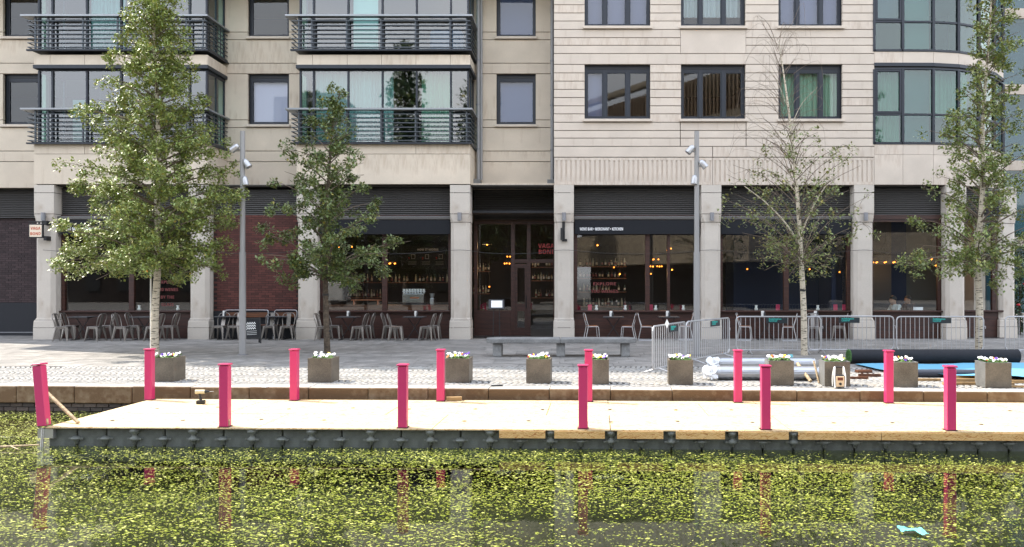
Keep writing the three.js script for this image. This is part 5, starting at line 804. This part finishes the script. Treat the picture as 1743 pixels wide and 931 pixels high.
// ---------------------------------------------------------------- inside the shops
const glow = (s) => new THREE.MeshStandardMaterial({ color: C(0.8, 0.4, 0.1), emissive: C(1, 0.27, 0.03), emissiveIntensity: s });
const bulbM = glow(1.3), bulbG = new THREE.SphereGeometry(0.027, 12, 8);
function pendant(px, py, D, label, light = 0.5, shade = false) {
  const y = wy(py, D), g = thing('pendant_lamp', label, 'lamp', 'pendant lamps in the shops', wx(px, D), y, -D);
  mk('bulb', bulbG, bulbM, g); mk('socket', cyl(0.02, 0.018, 0.06, 0, 0.04, 0, 10), mats.black, g); mk('cord', rod([0, 0.1, 0], [0, 4.11 - y, 0], 0.005, 0.005, 5), mats.black, g);
  if (shade) mk('shade', new THREE.LatheGeometry([[0.03, 0.12], [0.05, 0.1], [0.17, 0.02], [0.18, 0]].map(([a, b]) => new THREE.Vector2(a, b)), 20), mats.zincAndLitSide, g);
  if (light) { const l = new THREE.PointLight(C(1, 0.55, 0.25), light); l.position.set(0, -0.06, 0); l.castShadow = true; l.shadow.radius = 2; g.add(l); }
}
const lampSpots = [[308, 420, 29, 'glowing bulb hanging in the window behind the birch crown'], [250, 462, 29.5, 'glowing bulb hanging low behind the birch crown'], [577, 420, 29, 'glowing bulb behind the slim dark tree, the nearer to its trunk'], [599, 420, 29.4, 'small glowing bulb behind the slim dark tree'], [829, 416, 29.5, 'glowing bulb hanging in the entrance window, the topmost'], [833, 488, 30, 'small glowing bulb low in the entrance window'], [1017, 417, 28.4, 'glowing bulb under the end of the lettered awning'], [1045, 455, 29, 'glowing bulb in front of the bottle shelves, the higher'], [1055, 466, 29.4, 'glowing bulb in front of the bottle shelves, the lower'], [1108, 466, 28.8, 'glowing bulb under the round chandelier'], [1136, 426, 29.4, 'glowing bulb high beside the thin window bar'], [1142, 423, 29.8, 'small glowing bulb high beside the thin window bar'], [1144, 459, 29, 'glowing bulb low beside the thin window bar'], [1272, 458, 29, 'glowing bulb before the dark wall behind the half bare birch'], [1378, 458, 29, 'glowing bulb just past the half bare birch trunk'], [1429, 463, 28.6, 'large glowing bulb before the blue wall'], [1586, 441, 29, 'small glowing bulb by the corner window'], [1593, 452, 29, 'glowing bulb by the corner window, the lower']];
lampSpots.forEach(([px, py, D, l], i) => pendant(px, py, D, l, i % 2 ? 0 : 0.2, i === 4));
function chandelier(px, py, D, n, R, label, two) {
  const y = wy(py, D), g = thing('chandelier', label, 'chandelier', null, wx(px, D), y, -D); const t = new THREE.TorusGeometry(R, 0.012, 6, 30); t.rotateX(Math.PI / 2); mk('ring', t, mats.black, g); mk('cord', merge([rod([0, 0.7, 0], [0, 4.11 - y, 0], 0.008), ...[0, 2, 4].map((a) => rod([Math.cos(a) * R, 0, Math.sin(a) * R], [0, 0.7, 0], 0.004))]), mats.black, g);
  for (let i = 0; i < n; i++) { const a = i / n * 6.283 + 0.3; mk('bulb', bulbG, bulbM, g).position.set(Math.cos(a) * R, -0.05, Math.sin(a) * R); } if (two) for (let i = 0; i < 3; i++) mk('bulb', bulbG, bulbM, g).position.set(Math.cos(i * 2.1) * R * 0.5, 0.2, Math.sin(i * 2.1) * R * 0.5);
  const l = new THREE.PointLight(C(1, 0.55, 0.25), 0.6); l.position.y = -0.25; l.castShadow = true; l.shadow.radius = 8; g.add(l);
}
chandelier(1115, 451, 29.2, 6, 0.24, 'round chandelier of small bulbs in the window beside the lamp column', true); chandelier(666, 446, 29.4, 5, 0.16, 'small copper cluster of bulbs above the bar counter', false); chandelier(1507, 444, 28.9, 8, 0.4, 'wide ring of bulbs above the seated people', false); chandelier(865, 446, 30, 4, 0.14, 'small cluster of bulbs behind the entrance mullion', true);
{ // bar behind the third shop window: counter, machine, cups, shelves of bottles
  const D = 27.6, x0 = wx(545, D), x1 = wx(764, D); const c = thing('bar_counter', 'reddish wooden bar counter inside the window', 'counter', null, (x0 + x1) / 2, 0.024, -D); mk('counter_front', bx(x1 - x0, 1.02, 0.06, 0, 0.51, 0.25), mats.counterWood, c); mk('counter_top', bx(x1 - x0, 0.04, 0.6, 0, 1.042, 0), mats.counterWood, c); const yc = 1.088;
  const m = thing('coffee_machine', 'chrome coffee machine on the bar counter', 'coffee machine', null, wx(705, D), yc, -D); mk('body', rb(0.72, 0.34, 0.4, 0.04, 0, 0.22, 0, 3), M([0.35, 0.35, 0.34], 0.25, { metalness: 0.9 }), m); mk('drip_tray', bx(0.7, 0.05, 0.42, 0, 0.025, 0), mats.black, m); mk('cup_rail', merge([rod([-0.36, 0.44, 0.18], [0.36, 0.44, 0.18], 0.012), rod([-0.36, 0.44, -0.18], [0.36, 0.44, -0.18], 0.012)]), mats.alu, m); mk('nameplate', bx(0.3, 0.05, 0.004, 0.05, 0.24, 0.203), mats.copper, m);
  const cg = new THREE.CylinderGeometry(0.042, 0.032, 0.09, 12); for (let i = 0; i < 16; i++) { const k = mk('paper_cup', cg.clone().translate(0, 0.045, 0), mats.white); k.position.set(wx(705, D) - 0.33 + (i % 8) * 0.095, yc + 0.392 + (i > 7 ? 0.05 : 0), -D + 0.06); tag(k, 'white cup stacked on top of the coffee machine', 'cup', 'white cups on the coffee machine'); }
  const gr = thing('coffee_grinder', 'steel coffee grinder beside the coffee machine', 'grinder', null, wx(736, D), yc, -D + 0.02); mk('body', merge([rb(0.13, 0.22, 0.16, 0.02, 0, 0.11, 0), cyl(0.05, 0.09, 0.16, 0, 0.22, 0)]), mats.alu, gr);
  const cs = thing('copper_stand', 'low copper coloured stand on the bar counter', 'stand', null, wx(624, D), yc, -D); mk('shelf_board', bx(0.98, 0.03, 0.26, 0, 0.16, 0), mats.copper, cs); for (const s of [-1, 1]) mk('leg', bx(0.05, 0.144, 0.2, s * 0.4, 0.072, 0), mats.copper, cs);
  const bg = new THREE.LatheGeometry([[0.001, 0], [0.037, 0], [0.038, 0.19], [0.015, 0.24], [0.014, 0.3], [0.001, 0.302]].map(([a, b]) => new THREE.Vector2(a, b)), 10), bm = [M([0.015, 0.03, 0.015], 0.12), M([0.05, 0.03, 0.015], 0.12), M([0.25, 0.27, 0.22], 0.15), M([0.02, 0.012, 0.012], 0.12)], lm = [M([0.4, 0.4, 0.38], 0.8), M([0.3, 0.28, 0.22], 0.8), M([0.12, 0.03, 0.03], 0.7)];
  const shelf = (px0, px1, py, D2, n, label, blabel, group, skip = 0) => { const y = wy(py, D2), a = wx(px0, D2), b = wx(px1, D2), s = mk('wall_shelf', bx(b - a, 0.035, 0.28, 0, 0, 0), mats.counterWood); s.position.set((a + b) / 2, y, -D2); tag(s, label, 'shelf'); for (let i = 0; i < n; i++) { if (hash(i, py) < skip) continue; const t = thing('wine_bottle', blabel, 'bottle', group, a + (i + 0.5 + rr(-0.15, 0.15)) * (b - a) / n, y + 0.019, -D2 + 0.03); mk('glass_body', bg, bm[(rnd() * 4) | 0], t); mk('paper_label', new THREE.CylinderGeometry(0.0392, 0.0392, 0.085, 10, 1, true).translate(0, 0.1, 0), lm[(rnd() * 3) | 0], t); } };
  shelf(590, 765, 481, 31.0, 26, 'bar shelf above the coffee machine', 'bottle on the bar shelf above the coffee machine', 'bottles on the upper bar shelf', 0.2); shelf(590, 655, 507, 31.0, 13, 'bar shelf above the copper stand', 'bottle on the bar shelf above the copper stand', 'bottles on the lower bar shelf', 0.1);
  const rows = [[454, 'topmost'], [474, 'second'], [497, 'third'], [522, 'lowest']]; for (const [py, w] of rows) shelf(985, 1066, py, 30.6, 15, w + ' wine shelf behind the lettered window', 'wine bottle on the ' + w + ' shelf behind the lettered window', 'bottles on the ' + w + ' wine shelf', 0.15);
  for (const [py, w] of [[455, 'upper'], [478, 'middle'], [507, 'lower']]) shelf(905, 942, py, 31.0, 8, w + ' wine shelf inside the entrance', 'wine bottle on the ' + w + ' shelf inside the entrance', 'bottles on the ' + w + ' entrance shelf', 0.15);
  for (const [py, w] of [[462, 'upper'], [500, 'lower']]) shelf(806, 834, py, 31.0, 6, w + ' wine shelf at the edge of the entrance bay', 'wine bottle on the ' + w + ' shelf at the edge of the entrance bay', 'bottles on the ' + w + ' edge shelf', 0.1);
  // menu board over the bar
  const cv = document.createElement('canvas'); cv.width = 512; cv.height = 256; const x = cv.getContext('2d'); x.fillStyle = '#0e0f10'; x.fillRect(0, 0, 512, 256); x.fillStyle = '#d8d6d0'; x.font = 'bold 34px sans-serif'; x.textAlign = 'center'; x.fillText('HOW IT WORKS', 300, 50); x.lineWidth = 3; [[110, '1'], [270, '2'], [430, '3']].forEach(([px, n]) => { x.fillStyle = '#c8342c'; x.font = 'bold 34px sans-serif'; x.fillText(n, px - 30, 150); x.strokeStyle = '#d8d6d0'; x.strokeRect(px, 96, 40, 48); x.fillStyle = '#8a8984'; for (let k = 0; k < 3; k++) x.fillRect(px - 40, 178 + k * 15, 96, 4); });
  const ct = new THREE.CanvasTexture(cv); ct.colorSpace = THREE.SRGBColorSpace; const b = mk('menu_board', bx(1.75, 0.875, 0.03, 0, 0, 0, false), mats.black); { const D3 = 31.9; b.position.set(wx(722, D3), wy(438, D3), -D3); tag(b, 'black menu board headed how it works over the bar', 'menu board'); const f = mk('board_print', new THREE.PlaneGeometry(1.7, 0.85).translate(0, 0, 0.019), M([1, 1, 1], 0.8, { map: ct }), b); }
  // ledge pieces behind the windows
  const vg = new THREE.LatheGeometry([[0.001, 0], [0.05, 0], [0.06, 0.05], [0.035, 0.1], [0.05, 0.17], [0.045, 0.17], [0.001, 0.03]].map(([a, b]) => new THREE.Vector2(a, b)), 14), vz = -zS + 0.14;
  [[237, 'in the window by the birch trunk'], [303, 'in the window by the second column'], [1015, 'first behind the lettered window'], [1064, 'second behind the lettered window'], [1116, 'third behind the lettered window'], [1163, 'beside the lamp column'], [1287, 'behind the barrier over the first plywood chair'], [1392, 'just past the half bare birch']].forEach(([px, l]) => { const m2 = mk('white_vase', vg, mats.white); m2.position.set(wx(px, vz), 0.92, -vz); tag(m2, 'small white vase on the window ledge, ' + l, 'vase', 'white vases on the window ledges'); });
  [[1004, 'first behind the lettered window'], [1108, 'by the window mullion'], [1324, 'near the mullion behind the barriers'], [1422, 'nearer of two before the blue wall'], [1437, 'last before the blue wall']].forEach(([px, l]) => { const m2 = mk('pink_menu', bx(0.13, 0.19, 0.02, 0, 0.095, 0), M([0.5, 0.03, 0.09], 0.6)); m2.position.set(wx(px, vz + 0.05), 0.92, -vz - 0.05); tag(m2, 'upright pink menu card on the ledge, ' + l, 'menu card', 'pink menu cards on the window ledges'); });
  // window ledges that carry them
  for (const [a, b2] of [[0, 1], [2, 3], [4, 5], [5, 6], [6, 7]]) mk('window_ledge', bb(cR(a) + 0.12, cL(b2) - 0.12, 0.88, 0.918, zS - 0.125, zS - 0.4), mats.timberDark, bld);
  const lp = thing('laptop', 'open laptop on the table beside the seated people', 'laptop', null, wx(1561, 28.2), 0.77, -28.2, -0.6); mk('base', rb(0.32, 0.018, 0.22, 0.006, 0, 0.011, 0), mats.alu, lp); const sc = rb(0.32, 0.21, 0.012, 0.005, 0, 0.105, 0); sc.rotateX(-0.3); mk('screen', sc.translate(0, 0.02, -0.11), mats.alu, lp);
  const tb = thing('inner_table', 'table inside the corner window with people seated at it', 'table', null, wx(1555, 28.2), 0.024, -28.2); mk('table_top', rb(1.5, 0.03, 0.7, 0.01, -0.1, 0.728, 0), mats.counterWood, tb); for (const sx of [-0.78, 0.58]) for (const sz of [-0.28, 0.28]) mk('leg', bx(0.05, 0.71, 0.05, sx, 0.355, sz), mats.black, tb);
}
// ---------------------------------------------------------------- the two people at the window
function person(label, o) {
  const g = thing('person', label, 'person', null, o.x, 0.024, o.z, o.turn), R = 78, size = 0.82, cen = V(0, 0.72, 0.12);
  // seated figure facing +z: joints with radii, bones as tapered capsules
  const J = { pel: [0, 0.54, 0, 0.15], waist: [0, 0.7, 0.03, 0.13], chest: [0, 0.92, 0.08 + o.lean * 0.5, 0.145], neck: [0, 1.08, 0.1 + o.lean * 0.8, 0.06], head: [0, 1.2, 0.14 + o.lean, 0.09], crown: [0, 1.265, 0.12 + o.lean, 0.085], chin: [0, 1.135, 0.19 + o.lean, 0.045], nose: [0, 1.19, 0.245 + o.lean, 0.016] };
  for (const s of [-1, 1]) { const k = s < 0 ? 'L' : 'R'; J['sh' + k] = [s * 0.18, 1.0, 0.07 + o.lean * 0.6, 0.07]; J['el' + k] = [s * 0.25, 0.78, 0.22 + o.lean * 0.5, 0.045]; J['wr' + k] = [s * 0.12, 0.79, 0.46 + o.lean * 0.4, 0.03]; J['hd' + k] = [s * 0.09, 0.79, 0.53 + o.lean * 0.4, 0.034]; J['hip' + k] = [s * 0.1, 0.53, 0.03, 0.095]; J['kn' + k] = [s * 0.13, 0.52, 0.46, 0.065]; J['an' + k] = [s * 0.13, 0.1, 0.42, 0.042]; J['to' + k] = [s * 0.14, 0.05, 0.58, 0.038]; J['ear' + k] = [s * 0.085, 1.195, 0.13 + o.lean, 0.022]; }
  const bones = [['pel', 'waist', 1], ['waist', 'chest', 1], ['chest', 'neck', 1], ['neck', 'head', 0], ['head', 'crown', 0], ['head', 'chin', 0], ['head', 'nose', 0], ...['L', 'R'].flatMap((k) => [['chest', 'sh' + k, 1], ['sh' + k, 'el' + k, 3], ['el' + k, 'wr' + k, 0], ['wr' + k, 'hd' + k, 0], ['pel', 'hip' + k, 2], ['hip' + k, 'kn' + k, 2], ['kn' + k, 'an' + k, 2], ['an' + k, 'to' + k, 4], ['ear' + k, 'head', 0]])].map(([a, b, m]) => ({ a: V(...J[a]), b: V(...J[b]), ra: J[a][3], rb: J[b][3], m }));
  const mc = new MarchingCubes(R, new THREE.MeshBasicMaterial(), true, false, 90000); mc.isolation = 0; const p = V(0, 0, 0), ab = V(0, 0, 0), ap = V(0, 0, 0);
  const sdf = (x, y, z) => { let d = 9, best = 9, mt = 0; p.set(x, y, z); for (const q of bones) { ab.subVectors(q.b, q.a); ap.subVectors(p, q.a); const t = Math.max(0, Math.min(1, ap.dot(ab) / ab.lengthSq())), e = ap.addScaledVector(ab, -t).length() - (q.ra + (q.rb - q.ra) * t); if (e < best) { best = e; mt = q.m; } const k = 0.035, h = Math.max(0, Math.min(1, 0.5 + 0.5 * (d - e) / k)); d = d + (e - d) * h - k * h * (1 - h); } return [d, mt]; };
  for (let k = 0; k < R; k++) for (let j = 0; j < R; j++) for (let i = 0; i < R; i++) mc.field[i + j * R + k * R * R] = -sdf(cen.x + (i / R * 2 - 1) * size, cen.y + (j / R * 2 - 1) * size, cen.z + (k / R * 2 - 1) * size)[0];
  mc.update(); const n = mc.count ?? 0, pos = mc.positionArray.slice(0, n * 3), nor = mc.normalArray.slice(0, n * 3), col = new Float32Array(n * 3), skin = [0.42, 0.25, 0.17];
  for (let i = 0; i < n; i++) { const x = pos[i * 3] = cen.x + pos[i * 3] * size, y = pos[i * 3 + 1] = cen.y + pos[i * 3 + 1] * size, z = pos[i * 3 + 2] = cen.z + pos[i * 3 + 2] * size, m = sdf(x, y, z)[1]; col.set(m === 0 || y > 1.07 ? skin : m === 1 || m === 3 ? o.shirt : m === 2 ? [0.03, 0.035, 0.06] : [0.02, 0.02, 0.02], i * 3); }
  let body = new THREE.BufferGeometry(); body.setAttribute('position', new THREE.BufferAttribute(pos, 3)); body.setAttribute('normal', new THREE.BufferAttribute(nor, 3)); body.setAttribute('color', new THREE.BufferAttribute(col, 3));
  const extra = []; for (const k of ['L', 'R']) { const s = k === 'L' ? -1 : 1, h = J['hd' + k]; [[-0.03, 0.062], [-0.011, 0.072], [0.009, 0.068], [0.027, 0.054]].forEach(([dx, len]) => { for (const f of [rod([h[0] + dx, h[1] + 0.004, h[2] + 0.02], [h[0] + dx * 1.1, h[1] + 0.008, h[2] + 0.02 + len * 0.55], 0.0095, 0.0088, 7), rod([h[0] + dx * 1.1, h[1] + 0.008, h[2] + 0.02 + len * 0.55], [h[0] + dx * 1.15, h[1] - 0.016, h[2] + 0.02 + len], 0.0088, 0.007, 7)]) extra.push(f); }); extra.push(rod([h[0] - s * 0.025, h[1], h[2] - 0.02], [h[0] - s * 0.052, h[1] - 0.006, h[2] + 0.03], 0.011, 0.008, 7)); }
  const eg = merge(extra); eg.deleteAttribute('uv'); eg.setAttribute('color', new THREE.BufferAttribute(new Float32Array(eg.attributes.position.count * 3).map((_, i) => skin[i % 3]), 3)); body = mergeGeometries([body, eg]);
  mk('body', body, M([1, 1, 1], 0.75, { vertexColors: true }), g);
  const hz = 0.115 + o.lean, hair = new THREE.SphereGeometry(0.121, 20, 14, 0, 6.283, 0, 1.8); hair.rotateX(-0.45); hair.translate(0, 1.243, hz); const hp = hair.attributes.position; for (let i = 0; i < hp.count; i++) { const k = 1 + 0.1 * (fbm(hp.getX(i) * 30, hp.getZ(i) * 30 + hp.getY(i) * 20, 0, 2) - 0.4); hp.setXYZ(i, hp.getX(i) * k, 1.243 + (hp.getY(i) - 1.243) * k, hz + (hp.getZ(i) - hz) * k); } hair.computeVertexNormals();
  const hg = [hair]; if (o.long) { const b = new THREE.CylinderGeometry(0.1, 0.085, 0.3, 14, 3); b.scale(1, 1, 0.55); hg.push(b.translate(0, 1.08, hz - 0.075)); } mk('hair', merge(hg), M([0.012, 0.01, 0.009], 0.6), g);
  const eye = new THREE.SphereGeometry(0.012, 8, 6); for (const s of [-1, 1]) mk('eye', eye.clone().translate(s * 0.035, 1.212, 0.218 + o.lean), mats.black, g);
  const seat = thing('inner_chair', 'plain dark chair under the ' + o.who, 'chair', null, o.x, 0.024, o.z, o.turn); mk('seat', bx(0.42, 0.03, 0.42, 0, 0.405, 0.03), mats.black, seat); mk('backrest', bx(0.4, 0.3, 0.02, 0, 0.72, -0.2), mats.black, seat); for (const sx of [-1, 1]) for (const sz of [-1, 1]) mk('leg', bx(0.03, sz < 0 ? 0.86 : 0.39, 0.03, sx * 0.19, sz < 0 ? 0.43 : 0.195, 0.03 + sz * 0.195 - (sz < 0 ? 0.033 : 0)), mats.black, seat);
}
person('person in a pale T-shirt with short dark hair, leaning forward over the table', { x: wx(1530, 28.0), z: -28.0, turn: -Math.PI / 2 + 0.3, lean: 0.12, shirt: [0.55, 0.58, 0.55], long: false, who: 'person in the pale T-shirt' });
person('person with long dark hair seated beside the one in the pale T-shirt', { x: wx(1551, 28.9), z: -28.9, turn: -Math.PI / 2 + 0.5, lean: 0.06, shirt: [0.06, 0.05, 0.05], long: true, who: 'person with long hair' });

renderer.render(scene, camera);
